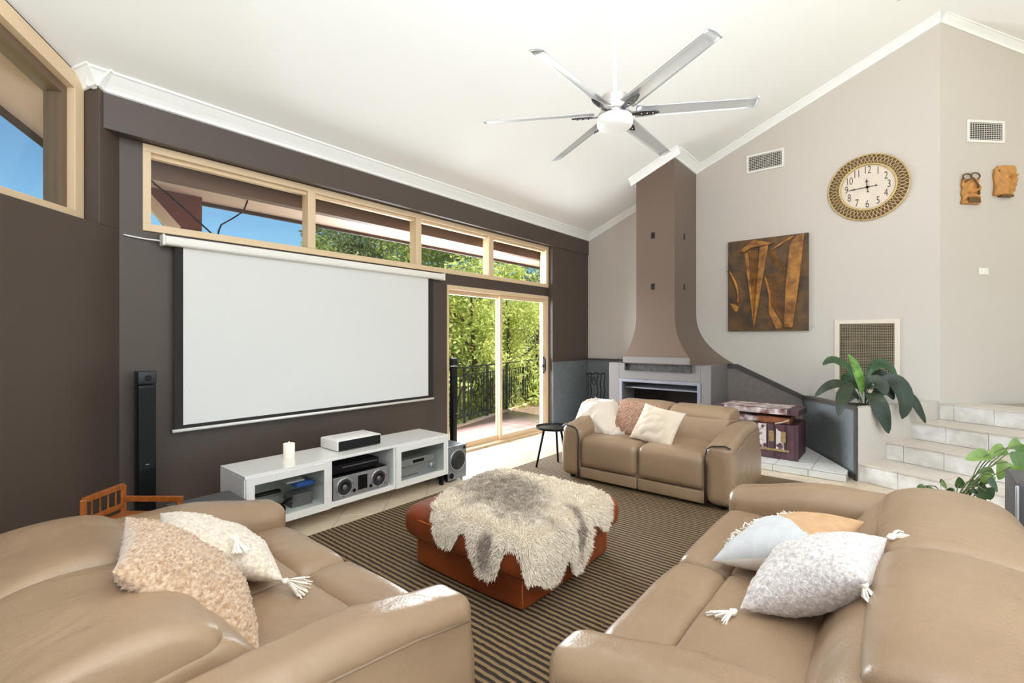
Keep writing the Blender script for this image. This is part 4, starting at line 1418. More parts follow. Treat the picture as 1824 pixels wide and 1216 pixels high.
def blade_parts(a):
    rot = Matrix.Translation(FP) @ Matrix.Rotation(a, 4, 'Z')
    pitch = R(-16)
    vs, fs = [], []
    nL, nW = 12, 6
    for side in (1, -1):
        for i in range(nL + 1):
            q = i / nL
            r = 0.15 + 0.82 * q
            w = 0.118 - 0.022 * q
            for j in range(nW + 1):
                s_ = (j / nW - 0.5) * w
                cam_ = 0.010 * (1 - (2 * j / nW - 1) ** 2)
                z = cam_ + side * 0.0035 * (1 - abs(2 * j / nW - 1) ** 3)
                p = Vector((r, s_ * math.cos(pitch), z + s_ * math.sin(pitch) + 0.022))
                vs.append(rot @ p)
    W_ = nW + 1
    off = (nL + 1) * W_
    for i in range(nL):
        for j in range(nW):
            fs.append((i * W_ + j, i * W_ + j + 1, (i + 1) * W_ + j + 1, (i + 1) * W_ + j))
            fs.append((off + i * W_ + j, off + (i + 1) * W_ + j, off + (i + 1) * W_ + j + 1, off + i * W_ + j + 1))
        for j in (0, nW):
            fs.append((i * W_ + j, (i + 1) * W_ + j, off + (i + 1) * W_ + j, off + i * W_ + j))
    for i in (0, nL):
        for j in range(nW):
            fs.append((i * W_ + j, i * W_ + j + 1, off + i * W_ + j + 1, off + i * W_ + j))
    b = MB().add(vs, fs).build('blade', M_BLADE, fan, smooth=True)
    # end cap
    w = 0.10
    e = MB()
    pts_ = []
    for j in range(7):
        s_ = (j / 6 - 0.5) * w
        pts_.append(rot @ Vector((0.972 + 0.012 * (1 - (2 * j / 6 - 1) ** 2), s_ * math.cos(pitch), 0.005 + s_ * math.sin(pitch) + 0.022)))
    e.tube(pts_, 0.0075, 6)
    e.build('tip_cap', M_BLADE, b, smooth=True)
    # bracket under the blade
    g = MB()
    prof = [(0.09, 0.012), (0.15, 0.016), (0.20, 0.024), (0.27, 0.020), (0.315, 0.004)]
    for sd in (0,):
        top, bot = [], []
        up, lo = [], []
        for r, w2 in prof:
            up.append(rot @ Vector((r, -w2 * math.cos(pitch) - 0.012, -w2 * math.sin(pitch) + 0.010)))
            lo.append(rot @ Vector((r, w2 * math.cos(pitch) - 0.012, w2 * math.sin(pitch) + 0.010)))
        g.prism(up + list(reversed(lo)), (0, 0, -0.010))
    br = g.build('blade_bracket', M_BRACKET, fan)
    for r in (0.19, 0.23, 0.27):
        MB().lathe([(0.006, 0.0), (0.006, -0.005)], rot @ Vector((r, -0.012, 0.000)), 8).build('screw', M_CHROME, br)
for q in range(6):
    blade_parts(R(60 * q + 0.5))

# recessed downlight near the ridge
o = MB().lathe([(0.03, 0.03), (0.045, -0.004), (0.055, -0.008), (0.055, 0.02)], (6.22, 0.04, zc(0.04)), 24).build('downlight', mat('downlight_grey', rgb(200, 200, 198), 0.4), None, smooth=True)
tag(o, 'small round recessed downlight in the ceiling near the ridge', 'downlight')

# ================================================================== rug
def stripe_mat():
    m = bpy.data.materials.new('rug_stripes')
    m.use_nodes = True
    nt = m.node_tree
    b = nt.nodes['Principled BSDF']
    b.inputs['Roughness'].default_value = 0.9
    tc = nt.nodes.new('ShaderNodeTexCoord')
    sp = nt.nodes.new('ShaderNodeSeparateXYZ')
    nt.links.new(tc.outputs['Object'], sp.inputs[0])
    nz = nt.nodes.new('ShaderNodeTexNoise')
    nz.inputs['Scale'].default_value = 22
    nz.inputs['Detail'].default_value = 3
    nt.links.new(tc.outputs['Object'], nz.inputs['Vector'])
    ma = nt.nodes.new('ShaderNodeMath'); ma.operation = 'MULTIPLY_ADD'
    nt.links.new(nz.outputs['Fac'], ma.inputs[0]); ma.inputs[1].default_value = 0.012
    nt.links.new(sp.outputs['X'], ma.inputs[2])
    mu = nt.nodes.new('ShaderNodeMath'); mu.operation = 'MULTIPLY'
    nt.links.new(ma.outputs[0], mu.inputs[0]); mu.inputs[1].default_value = 2 * math.pi / 0.037
    si = nt.nodes.new('ShaderNodeMath'); si.operation = 'SINE'
    nt.links.new(mu.outputs[0], si.inputs[0])
    rp = nt.nodes.new('ShaderNodeValToRGB')
    rp.color_ramp.elements[0].position = 0.42
    rp.color_ramp.elements[1].position = 0.62
    rp.color_ramp.elements[0].color = rgb(54, 38, 31)
    rp.color_ramp.elements[1].color = rgb(150, 124, 84)
    mr = nt.nodes.new('ShaderNodeMapRange')
    mr.inputs['From Min'].default_value = -1
    nt.links.new(si.outputs[0], mr.inputs['Value'])
    nt.links.new(mr.outputs[0], rp.inputs['Fac'])
    n3 = nt.nodes.new('ShaderNodeTexNoise')
    n3.inputs['Scale'].default_value = 140
    nt.links.new(tc.outputs['Object'], n3.inputs['Vector'])
    mx = nt.nodes.new('ShaderNodeMix'); mx.data_type = 'RGBA'; mx.blend_type = 'MULTIPLY'
    mx.inputs[0].default_value = 0.35
    nt.links.new(rp.outputs[0], mx.inputs[6]); nt.links.new(n3.outputs['Color'], mx.inputs[7])
    nt.links.new(mx.outputs[2], b.inputs['Base Color'])
    ad = nt.nodes.new('ShaderNodeMath'); ad.operation = 'MULTIPLY_ADD'
    nt.links.new(n3.outputs['Fac'], ad.inputs[0]); ad.inputs[1].default_value = 0.8
    nt.links.new(mr.outputs[0], ad.inputs[2])
    bp_ = nt.nodes.new('ShaderNodeBump')
    bp_.inputs['Strength'].default_value = 0.7; bp_.inputs['Distance'].default_value = 0.006
    nt.links.new(ad.outputs[0], bp_.inputs['Height']); nt.links.new(bp_.outputs[0], b.inputs['Normal'])
    return m

RZ = 0.012
rug = MB().rbox(1.27, 5.50, 0.27, 3.335, 0.0, RZ, 0.005, 2, 6).build('rug', stripe_mat(), None, smooth=False)
tag(rug, 'large brown and tan striped rug under the ottoman and far sofa', 'rug')

# ================================================================== sofas
def leather(name, col, c2):
    m = mat(name, col, 0.31, col2=c2, vscale=1.6, bump=0.14, bscale=130, detail=3)
    nt = m.node_tree
    b = nt.nodes['Principled BSDF']
    # long soft creases added to the fine grain
    tc = [n for n in nt.nodes if n.type == 'TEX_COORD'][0]
    w = nt.nodes.new('ShaderNodeTexNoise')
    w.inputs['Scale'].default_value = 5.0
    w.inputs['Detail'].default_value = 2
    w.inputs['Distortion'].default_value = 0.8
    nt.links.new(tc.outputs['Object'], w.inputs['Vector'])
    b0 = [n for n in nt.nodes if n.type == 'BUMP'][0]
    b2 = nt.nodes.new('ShaderNodeBump')
    b2.inputs['Strength'].default_value = 0.45
    b2.inputs['Distance'].default_value = 0.02
    nt.links.new(w.outputs['Fac'], b2.inputs['Height'])
    nt.links.new(b0.outputs['Normal'], b2.inputs['Normal'])
    nt.links.new(b2.outputs['Normal'], b.inputs['Normal'])
    return m
M_LEA = leather('leather_taupe', rgb(161, 135, 107), rgb(149, 123, 97))
M_SEAM = mat('leather_seam_dark', rgb(58, 44, 36), 0.5)
M_STITCH = mat('leather_stitch', rgb(136, 114, 92), 0.5)

def catmull(P, n):
    out = []
    m = len(P)
    for i in range(m):
        p0, p1, p2, p3 = [Vector(P[(i + q) % m]) for q in (-1, 0, 1, 2)]
        for s_ in range(n):
            t = s_ / n
            out.append(0.5 * ((2 * p1) + (p2 - p0) * t + (2 * p0 - 5 * p1 + 4 * p2 - p3) * t * t + (3 * p1 - p0 - 3 * p2 + p3) * t ** 3))
    return out

def sweep_pad(prof, x0, x1, r, seed=0.0, sub=5):
    """closed (y,z) profile swept along x with rounded ends"""
    P = catmull([(a, b, 0) for a, b in prof], sub)
    cy = sum(p.x for p in P) / len(P)
    cz = sum(p.y for p in P) / len(P)
    xs = [x0 + r * (1 - math.cos(math.pi / 2 * i / 5)) for i in range(6)]
    mid = 9
    xs += [x0 + r + (x1 - x0 - 2 * r) * i / (mid + 1) for i in range(1, mid + 1)]
    xs += [x1 - r * (1 - math.cos(math.pi / 2 * i / 5)) for i in range(5, -1, -1)]
    mb = MB()
    n = len(P)
    for x in xs:
        d = min(x - x0, x1 - x)
        ins = r * (1 - math.sqrt(max(0, 1 - (1 - min(1, d / r)) ** 2)))
        crown = 0.010 * (1 - ((2 * (x - x0) / (x1 - x0)) - 1) ** 2)
        for p in P:
            v = Vector((cy - p.x, cz - p.y, 0))
            L = v.length
            v = v / L * min(ins - crown, L * 0.9)
            q = Vector((x, p.x + v.x, p.y + v.y))
            q += Vector((0, 0, 1)) * 0.006 * noise.noise(q * 6 + Vector((seed, 0, 0)))
            mb.v.append(q)
    for i in range(len(xs) - 1):
        for k_ in range(n):
            mb.f.append((i * n + k_, i * n + (k_ + 1) % n, (i + 1) * n + (k_ + 1) % n, (i + 1) * n + k_))
    mb.f.append(tuple(range(n)))
    mb.f.append(tuple(range((len(xs) - 1) * n, len(xs) * n)))
    return mb

def sstep(a, b, x):
    t = max(0, min(1, (x - a) / (b - a)))
    return t * t * (3 - 2 * t)

def make_sofa(label, W, loc, rz, welt_m):
    t = thing('leather_sofa', label, 'sofa', loc, rz, 'taupe leather sofas')
    hw = W / 2
    far = welt_m is M_SEAM
    aw = 0.235
    iw = hw - aw
    sd = loc[0]
    MB().rbox(-iw, iw, 0.05, 1.08, 0.03, 0.27, 0.02, 2, 1).build('base', M_LEA, t, smooth=True, local=True)
    for s_ in (-1, 1):
        x0, x1 = (-iw, -0.003) if s_ < 0 else (0.003, iw)
        MB().rbox(x0 + 0.002, x1 - 0.002, 0.015, 0.06, 0.03, 0.135, 0.012, 2, 1).build('front_rail', M_LEA, t, smooth=True, local=True)
        def df(p, u):
            puff = (1 - u.x ** 2) * 0.5 + 0.5
            q = Vector(p)
            if u.z > 0:
                q.z += 0.016 * (1 - u.x ** 4) - 0.02 * max(0, -u.y) ** 2 + 0.006 * noise.noise(q * 5 + Vector((sd, 0, 0)))
            if u.y < -0.5:
                q.y -= 0.012 * (1 - u.x ** 4) * (1 - u.z ** 2)
            return q
        MB().rbox(x0, x1, 0.0, 0.245, 0.138, 0.44, 0.06, 5, 6, df).build('seat_front', M_LEA, t, smooth=True, local=True)
        def df2(p, u):
            q = Vector(p)
            if u.z > 0:
                q.z += 0.016 * (1 - u.x ** 4) * (1 - 0.5 * u.y ** 4) + 0.006 * noise.noise(q * 5 + Vector((sd, 3, 0)))
            return q
        MB().rbox(x0, x1, 0.236, 0.74, 0.22, 0.442, 0.03, 4, 6, df2).build('seat_cushion', M_LEA, t, smooth=True, local=True)
        back = [(0.585, 0.40), (0.605, 0.47), (0.645, 0.545), (0.69, 0.605), (0.74, 0.645), (0.80, 0.66), (0.96, 0.64), (1.09, 0.57), (1.12, 0.4), (1.10, 0.27), (0.8, 0.25), (0.63, 0.33)]
        sweep_pad(back, x0 + 0.002, x1 - 0.002, 0.045, sd + s_).build('back_cushion', M_LEA, t, smooth=True, local=True)
        head = [(0.735, 0.635), (0.745, 0.672), (0.79, 0.708), (0.87, 0.732), (1.0, 0.738), (1.13, 0.712), (1.19, 0.65), (1.17, 0.59), (1.04, 0.57), (0.86, 0.595), (0.77, 0.61)]
        sweep_pad(head, x0 + 0.006, x1 - 0.006, 0.05, sd + 2 * s_).build('headrest', M_LEA, t, smooth=True, local=True)
        MB().tube([(x0 + 0.05, 0.735, 0.648), ((x0 + x1) / 2, 0.731, 0.654), (x1 - 0.05, 0.735, 0.648)], 0.004, 6).build('headrest_stitching', M_STITCH, t, smooth=True, local=True)
    for s_ in (-1, 1):
        def arm(p, u, s=s_):
            q = Vector(p)
            h = 0.545 + 0.085 * sstep(0.0, 0.5, p.y)
            if q.z > 0.3:
                q.z = 0.3 + (q.z - 0.3) / 0.3 * (h - 0.3)
            inn = -s
            k_ = sstep(0.30, 0.50, p.z)
            q.x += inn * 0.018 * k_
            if u.x * inn > 0.3 and u.z > 0.2:
                q.z -= 0.025 * sstep(0.2, 1.0, u.x * inn)
            if u.z > 0.6:
                q.z += 0.004 * noise.noise(q * 9 + Vector((sd, 7, 0)))
            return q
        xo, xi = s_ * hw, s_ * iw
        x0, x1 = min(xo, xi), max(xo, xi)
        MB().rbox(x0, x1, 0.0, 1.02, 0.03, 0.60, 0.075, 6, 7, arm).build('arm', M_LEA, t, smooth=True, local=True)
        # front facing panel with its dark welt
        xc0, xc1 = x0 + 0.03, x1 - 0.03
        welt = [(xi - s_ * 0.012 + s_ * 0.02, -0.002, 0.04), (xi + s_ * 0.008, -0.004, 0.25), (xi + s_ * 0.004, -0.002, 0.42), (xi + s_ * 0.02, 0.000, 0.505), (xi + s_ * 0.06, 0.006, 0.532), (xo - s_ * 0.07, 0.010, 0.545), (xo - s_ * 0.03, 0.02, 0.525)]
        if far:
            MB().tube(welt, 0.008, 6).build('welt', welt_m, t, smooth=True, local=True)
        MB().tube([(xo + s_ * 0.0, 0.07, 0.485), (xo + s_ * 0.001, 0.3, 0.53), (xo + s_ * 0.001, 0.6, 0.565), (xo, 0.95, 0.565)], 0.004, 6).build('side_piping', M_STITCH, t, smooth=True, local=True)
    for x in (-hw + 0.1, hw - 0.1):
        for y in (0.1, 0.92):
            MB().lathe([(0.025, 0), (0.03, 0.035)], (x, y, 0), 10).build('foot', M_BLACKM, t, local=True)
    return t

make_sofa('two-seat taupe leather sofa facing the room in front of the fireplace', 1.70, (4.10, 1.91, RZ), R(-90), M_SEAM)
make_sofa('taupe leather sofa in the left foreground with back to the dark wall', 1.70, (1.215, 1.99, 0.0), R(90), M_STITCH)
make_sofa('longest taupe leather sofa filling the right foreground', 2.13, (2.145, 0.81, RZ), R(180), M_STITCH)

# ================================================================== ottoman and sheepskin
M_OTT = leather('leather_rust', rgb(150, 72, 30), rgb(112, 46, 17))
ot = thing('ottoman', 'square rust-brown leather ottoman in the middle of the rug', 'ottoman', (2.385, 1.96, RZ))
def otb(p, u):
    q = Vector(p)
    q.x += 0.012 * u.x * (1 - u.y ** 2)
    q.y += 0.012 * u.y * (1 - u.x ** 2)
    q += Vector((1, 1, 0)) * 0.004 * noise.noise(q * 8)
    return q
MB().rbox(1.925, 2.845, 1.525, 2.395, RZ + 0.004, 0.21, 0.03, 4, 6, otb).build('base', M_OTT, ot, smooth=True)
def ott(p, u):
    q = Vector(p)
    b = 0.03 * (1 - (u.z) ** 2)
    q.x += u.x * b * (1 - 0.4 * u.y ** 2)
    q.y += u.y * b * (1 - 0.4 * u.x ** 2)
    if u.z > 0:
        q.z += 0.02 * (1 - u.x ** 2) * (1 - u.y ** 2)
    q += Vector((1, 1, 1)) * 0.004 * noise.noise(q * 7)
    return q
MB().rbox(1.875, 2.895, 1.475, 2.445, 0.185, 0.40, 0.07, 5, 7, ott).build('cushion', M_OTT, ot, smooth=True)
for zz, rr in ((0.335, 0.0035),):
    ring_ = []
    for q in range(48):
        a = 2 * math.pi * q / 48
        cx_, cy_ = math.cos(a), math.sin(a)
        m_ = max(abs(cx_) ** 8 + abs(cy_) ** 8, 1e-9) ** (1 / 8)
        ring_.append((2.385 + 0.530 * cx_ / m_, 1.96 + 0.505 * cy_ / m_, zz))
    MB().tube(ring_, rr, 6, True).build('piping', mat('leather_rust_piping', rgb(196, 112, 58), 0.4), ot, smooth=True)

for sx_ in (-1, 1):
    for sy_ in (-1, 1):
        MB().tube([(2.385 + sx_ * 0.452, 1.96 + sy_ * 0.427, z_) for z_ in (0.03, 0.1, 0.18)], 0.0035, 6).build('corner_seam', MATS['leather_rust_piping'], ot, smooth=True)

OUT = [(0.30, 0.47), (0.10, 0.45), (-0.10, 0.41), (-0.30, 0.355), (-0.44, 0.27), (-0.55, 0.20), (-0.62, 0.165), (-0.68, 0.10), (-0.675, 0.02), (-0.62, -0.02), (-0.565, -0.055),
       (-0.57, -0.09), (-0.66, -0.14), (-0.74, -0.19), (-0.765, -0.25), (-0.73, -0.32), (-0.64, -0.36), (-0.575, -0.39), (-0.57, -0.44), (-0.60, -0.49), (-0.60, -0.56), (-0.52, -0.66), (-0.42, -0.73),
       (-0.32, -0.775), (-0.25, -0.75), (-0.19, -0.69), (-0.15, -0.70), (-0.12, -0.78), (-0.05, -0.80), (0.04, -0.75), (0.09, -0.68), (0.11, -0.585), (0.17, -0.60), (0.24, -0.655), (0.31, -0.63),
       (0.37, -0.54), (0.39, -0.40), (0.41, -0.20), (0.41, 0.0), (0.40, 0.25), (0.37, 0.40)]
OUT2 = [Vector(p) for p in [(a, b, 0) for a, b in OUT]]
OUT2 = [Vector((p.x, p.y)) for p in catmull([(a, b, 0) for a, b in OUT], 3)]
def inside(u, v):
    c_ = False
    n = len(OUT2)
    j = n - 1
    for i in range(n):
        a, b = OUT2[i], OUT2[j]
        if ((a.y > v) != (b.y > v)) and (u < (b.x - a.x) * (v - a.y) / (b.y - a.y) + a.x):
            c_ = not c_
        j = i
    return c_
OA, OB = 0.522, 0.497
def drape(u, v, lift=0.0):
    """unfolded skin coordinate -> world point and normal"""
    def one(s, h):
        a = abs(s)
        r = 0.07
        sg = 1 if s >= 0 else -1
        e0_ = h - r * 0.9
        if a <= e0_:
            return s, 0.0, 0.0
        w = a - e0_
        arc_ = r * math.pi / 2
        if w < arc_:
            th = w / r
            return sg * (e0_ + r * math.sin(th)), r * (1 - math.cos(th)), sg * math.sin(th)
        return sg * (e0_ + r + min(0.012, (w - arc_) * 0.25)), r + (w - arc_), sg * 1.0
    x, dz1, n1_ = one(u, OA)
    y, dz2, n2_ = one(v, OB)
    zz = 0.426 - dz1 - dz2 + 0.012 * (1 - min(1, (u / OA) ** 2)) * (1 - min(1, (v / OB) ** 2))
    nz_ = max(0.0, 1 - max(abs(n1_), abs(n2_)))
    nrm = Vector((n1_, n2_, nz_ + 0.05)).normalized()
    return Vector((2.385 + x, 1.96 + y, zz)) + nrm * lift, nrm
sk = thing('sheepskin', 'cream and grey-brown sheepskin draped over the ottoman', 'sheepskin', (2.385, 1.96, 0.41))
G_ = 72
hide = MB()
ids = {}
for i in range(G_ + 1):
    for j in range(G_ + 1):
        u, v = -0.9 + 1.5 * i / G_, -0.82 + 1.36 * j / G_
        if inside(u, v):
            ids[(i, j)] = len(hide.v)
            hide.v.append(drape(u, v, 0.004)[0])
for (i, j) in list(ids):
    if (i + 1, j) in ids and (i, j + 1) in ids and (i + 1, j + 1) in ids:
        hide.f.append((ids[(i, j)], ids[(i + 1, j)], ids[(i + 1, j + 1)], ids[(i, j + 1)]))
ho = hide.build('hide', mat('hide_cream', rgb(226, 212, 190), 0.9), sk, smooth=True)
md = ho.modifiers.new('solid', 'SOLIDIFY'); md.thickness = 0.006
rf = random.Random(11)
fv, ff, fc = [], [], []
def fur_tone(u, v):
    p = Vector((u * 2.6, v * 2.6, 0.3))
    n_ = noise.noise(p) * 0.5 + noise.noise(p * 2.9) * 0.45 + noise.noise(p * 7) * 0.2
    cu, cv = (u + 0.05 - 0.25 * v) / 0.27, (v - 0.02) / 0.40
    t_ = 0.62 * sstep(1.35, 0.55, math.sqrt(cu * cu + cv * cv) - n_ * 0.5)
    st1 = math.hypot((v + 0.24) / 0.05, (u + 0.62) / 0.12)
    t_ = max(t_, 0.8 * sstep(1.3, 0.5, st1 - n_ * 0.4))
    st2 = math.hypot((u + 0.02 - 0.15 * (v + 0.55)) / 0.05, (v + 0.55) / 0.20)
    t_ = max(t_, 0.75 * sstep(1.3, 0.5, st2 - n_ * 0.5))
    return max(0.0, min(1.0, t_ * (1 + 0.5 * noise.noise(Vector((u * 20, v * 34, 2)))) + 0.16 * n_))
cream_, dark_ = rgb(250, 238, 218), rgb(118, 90, 68)
nst = 0
while nst < 70000:
    u, v = rf.uniform(-0.9, 0.58), rf.uniform(-0.82, 0.54)
    if not inside(u, v):
        continue
    nst += 1
    p, nrm = drape(u, v, 0.004)
    L = rf.uniform(0.016, 0.034)
    flow = Vector((-0.45, -0.75, -0.35))
    cl = noise.noise(Vector((u * 22, v * 22, 0)))
    cl2 = noise.noise(Vector((u * 22, v * 22, 5)))
    d = (nrm * 0.75 + flow * 0.25 + Vector((cl, cl2, 0)) * 0.6 + Vector((rf.gauss(0, .22), rf.gauss(0, .22), rf.gauss(0, .15)))).normalized()
    side = d.cross(Vector((rf.gauss(0, 1), rf.gauss(0, 1), rf.gauss(0, 1)))).normalized() * rf.uniform(0.0013, 0.0024)
    m_ = p + d * L * 0.55 + Vector((0, 0, 0.004))
    tip = p + d * L + Vector((cl, cl2, -0.5)) * 0.006
    b_ = len(fv)
    fv += [p - side, p + side, m_ + side * 0.8, m_ - side * 0.8, tip]
    ff += [(b_, b_ + 1, b_ + 2, b_ + 3), (b_ + 3, b_ + 2, b_ + 4)]
    tn_ = fur_tone(u, v) * rf.uniform(0.75, 1.0)
    tipw = min(1, tn_ * 0.9)
    base = [cream_[q] * (1 - tn_) + dark_[q] * tn_ for q in range(3)]
    sh = rf.uniform(0.88, 1.06)
    c5 = tuple(min(1, x * sh) for x in base) + (1,)
    fc += [c5] * 5
inv = xf(sk).inverted()
me = bpy.data.meshes.new('fur')
me.from_pydata([tuple(inv @ p) for p in fv], [], ff)
at_ = me.color_attributes.new('fur_tone', 'FLOAT_COLOR', 'POINT')
for i, c_ in enumerate(fc):
    at_.data[i].color = c_
fm = bpy.data.materials.new('sheepskin_fur')
fm.use_nodes = True
nt = fm.node_tree
an = nt.nodes.new('ShaderNodeVertexColor'); an.layer_name = 'fur_tone'
nt.links.new(an.outputs['Color'], nt.nodes['Principled BSDF'].inputs['Base Color'])
nt.nodes['Principled BSDF'].inputs['Roughness'].default_value = 0.75
nt.nodes['Principled BSDF'].inputs['Sheen Weight'].default_value = 0.3
me.materials.append(fm)
fo = bpy.data.objects.new('fur', me)
COL.objects.link(fo)
fo.parent = sk
fo['kind'] = 'stuff'

# ================================================================== cushions
def frame_of(C, d1_, n_):
    n_ = Vector(n_).normalized()
    d1_ = Vector(d1_)
    d1_ = (d1_ - n_ * d1_.dot(n_)).normalized()
    d2_ = n_.cross(d1_).normalized()
    return Vector(C), d1_, d2_, n_

def pillow_mesh(C, ex, ey, n_, w, h, th, N=40, amp=0.0, freq=40.0, weave=None, sag=0.0, pinch=0.08):
    mb = MB()
    for side in (1, -1):
        for j in range(N + 1):
            for i in range(N + 1):
                a, b = -math.cos(math.pi * i / N), -math.cos(math.pi * j / N)
                a = 0.5 * a + 0.5 * (2 * i / N - 1)
                b = 0.5 * b + 0.5 * (2 * j / N - 1)
                f = max(0, (1 - abs(a) ** 2.4)) ** 0.55 * max(0, (1 - abs(b) ** 2.4)) ** 0.55
                px = a * w / 2 * (1 - pinch * (1 - b * b))
                py = b * h / 2 * (1 - pinch * (1 - a * a))
                z = side * th / 2 * f
                z += 0.012 * noise.noise(Vector((a * 2.2, b * 2.2, w * 9))) * f
                p = C + ex * px + ey * py + n_ * (z - sag * (a * a + b * b) * 0.5)
                if amp > 0:
                    e = amp * min(1, f * 3)
                    if weave:
                        rr = math.sin(px * weave * 2 * math.pi) * math.sin(py * weave * 2 * math.pi * 0.6 + 1.3 * math.sin(px * 30))
                        p += n_ * side * e * (0.6 * rr + 0.8 * noise.noise(p * freq))
                    else:
                        c_ = noise.cell_vector(p * freq * 0.4)
                        p += n_ * side * e * (abs(noise.noise(p * freq)) * 2.0 - 0.4) + Vector(c_) * e * 0.15
                mb.v.append(p)
    W_ = N + 1
    off = W_ * W_
    for j in range(N):
        for i in range(N):
            mb.f.append((j * W_ + i, j * W_ + i + 1, (j + 1) * W_ + i + 1, (j + 1) * W_ + i))
            mb.f.append((off + j * W_ + i, off + (j + 1) * W_ + i, off + (j + 1) * W_ + i + 1, off + j * W_ + i + 1))
    return mb

def weld(o):
    bm = bmesh.new()
    bm.from_mesh(o.data)
    bmesh.ops.remove_doubles(bm, verts=bm.verts, dist=0.0008)
    bmesh.ops.recalc_face_normals(bm, faces=bm.faces)
    bm.to_mesh(o.data)
    bm.free()
    for p in o.data.polygons:
        p.use_smooth = True
    return o

def tassel(parent, p, d, m, L=0.10, spread=0.5, n=26, seed=1):
    rr = random.Random(seed)
    p, d = Vector(p), Vector(d).normalized()
    s = d.cross(Vector((0, 0, 1)))
    s = s.normalized() if s.length > 0.1 else Vector((1, 0, 0))
    u = s.cross(d)
    mb = MB()
    mb.tube([p - d * 0.005, p + d * 0.012, p + d * 0.022], [0.006, 0.013, 0.009], 8)
    for i in range(n):
        a = rr.uniform(0, 6.283)
        q = rr.uniform(0.1, 1) ** 0.5
        o1 = (s * math.cos(a) + u * math.sin(a))
        e = p + d * (L * rr.uniform(0.8, 1.05)) + o1 * q * L * spread
        mid = p + d * 0.045 + o1 * q * 0.018
        e.z = max(e.z, p.z - 0.03) - 0.012
        mb.tube([p + d * 0.018 + o1 * 0.005, mid, e], [0.003, 0.0036, 0.0028], 5)
    return mb.build('tassel', m, parent, smooth=True)

M_SHERPA = mat('sherpa_tan', rgb(218, 190, 160), 0.95, col2=rgb(172, 134, 98), vscale=75, bump=0.5, bscale=120, sheen=0.5)
M_WOOL = mat('wool_cream', rgb(242, 230, 212), 0.95, col2=rgb(212, 194, 170), vscale=70, bump=0.6, bscale=160, sheen=0.4)
M_WOOLG = mat('wool_oatmeal', rgb(238, 230, 222), 0.95, col2=rgb(190, 180, 176), vscale=80, bump=0.6, bscale=160, sheen=0.4)
M_YARN = mat('yarn_cream', rgb(246, 238, 224), 0.9)
M_PATCH = mat('linen_grey_blue', rgb(206, 208, 208), 0.9, var=0.08, vscale=20, bump=0.3, bscale=200)
M_PATCHT = mat('linen_caramel', rgb(204, 164, 122), 0.9, var=0.1, vscale=20, bump=0.3, bscale=200)
M_PATCHW = mat('linen_white', rgb(234, 228, 218), 0.9, bump=0.3, bscale=200)

def diag_frame(C, d1_, n_):
    C, a, b, n_ = frame_of(C, d1_, n_)
    s = math.sqrt(0.5)
    return C, (a + b) * s, (b - a) * s, n_, a, b

# left sofa: tan sherpa cushion and cream tasselled cushion
C, ex, ey, n_, a, b = diag_frame((0.52, 1.83, 0.645), (0.31, -0.81, -0.49), (0.62, -0.15, 0.64))
c1 = thing('cushion', 'tan fluffy boucle cushion leaning on the left foreground sofa back', 'cushion', (C.x, C.y, C.z - 0.2), 0, 'cushions on the left sofa')
weld(pillow_mesh(C, ex, ey, n_, 0.50, 0.50, 0.19, 150, 0.010, 95).build('cover', M_SHERPA, c1))
C, ex, ey, n_, a, b = diag_frame((0.72, 2.16, 0.60), (0.29, -0.71, -0.26), (0.50, -0.05, 0.80))
c2 = thing('cushion', 'cream knitted cushion with tassels behind the tan boucle cushion', 'cushion', (C.x, C.y, C.z - 0.15), 0, 'cushions on the left sofa')
weld(pillow_mesh(C, ex, ey, n_, 0.48, 0.48, 0.17, 90, 0.004, 70, weave=24).build('cover', M_WOOL, c2))
tassel(c2, C + a * 0.335, (0.5, -0.8, -0.1), M_YARN, 0.10, 0.45, 34, 3)
tassel(c2, C + (a - b) * 0.14 + n_ * 0.085, (0.0, -0.6, -0.8), M_YARN, 0.10, 0.35, 34, 4)

# right sofa: patchwork cushion and oatmeal tasselled cushion
C, ex, ey, n_, a, b = diag_frame((2.29, 0.38, 0.585), (0.535, -0.803, 0.28), (0.05, 0.38, 0.92))
c3 = thing('cushion', 'grey and caramel patchwork cushion on the right foreground sofa', 'cushion', (C.x, C.y, C.z - 0.12), 0, 'cushions on the right sofa')
o = weld(pillow_mesh(C, ex, ey, n_, 0.46, 0.46, 0.20, 44).build('cover', M_PATCH, c3))
o.data.materials.append(M_PATCHT); o.data.materials.append(M_PATCHW)
for f in o.data.polygons:
    p = Vector(f.center) + c3.location - C
    if p.dot(a) > 0.02:
        f.material_index = 1
    elif p.dot(n_) < 0.0:
        f.material_index = 2
fr_ = MB()
rr = random.Random(5)
for i in range(90):
    s_ = rr.uniform(-0.30, 0.22)
    base = C + n_ * (0.07 * (1 - (s_ / 0.33) ** 2) + 0.006) + b * 0.10 * (1 - abs(s_) * 1.5) + a * s_ * 0.8 + Vector((rr.gauss(0, .008), rr.gauss(0, .008), 0))
    fr_.tube([base, base + n_ * 0.012 + Vector((rr.gauss(0, .012), rr.gauss(0, .012), 0.004)), base + Vector((rr.gauss(0, .02), rr.gauss(0, .02), 0.004))], 0.0032, 4)
fr_.build('fringe_trim', M_YARN, c3, smooth=True)
tassel(c3, C - b * 0.30 + n_ * 0.01, (0.25, -0.35, -0.5), mat('yarn_beige', rgb(214, 184, 150), 0.9), 0.08, 0.3, 26, 8)
C, ex, ey, n_, a, b = diag_frame((1.99, 0.245, 0.61), (0.65, -0.66, 0.37), (0.05, 0.53, 0.84))
c4 = thing('cushion', 'oatmeal knitted cushion with three white tassels on the right foreground sofa', 'cushion', (C.x, C.y, C.z - 0.15), 0, 'cushions on the right sofa')
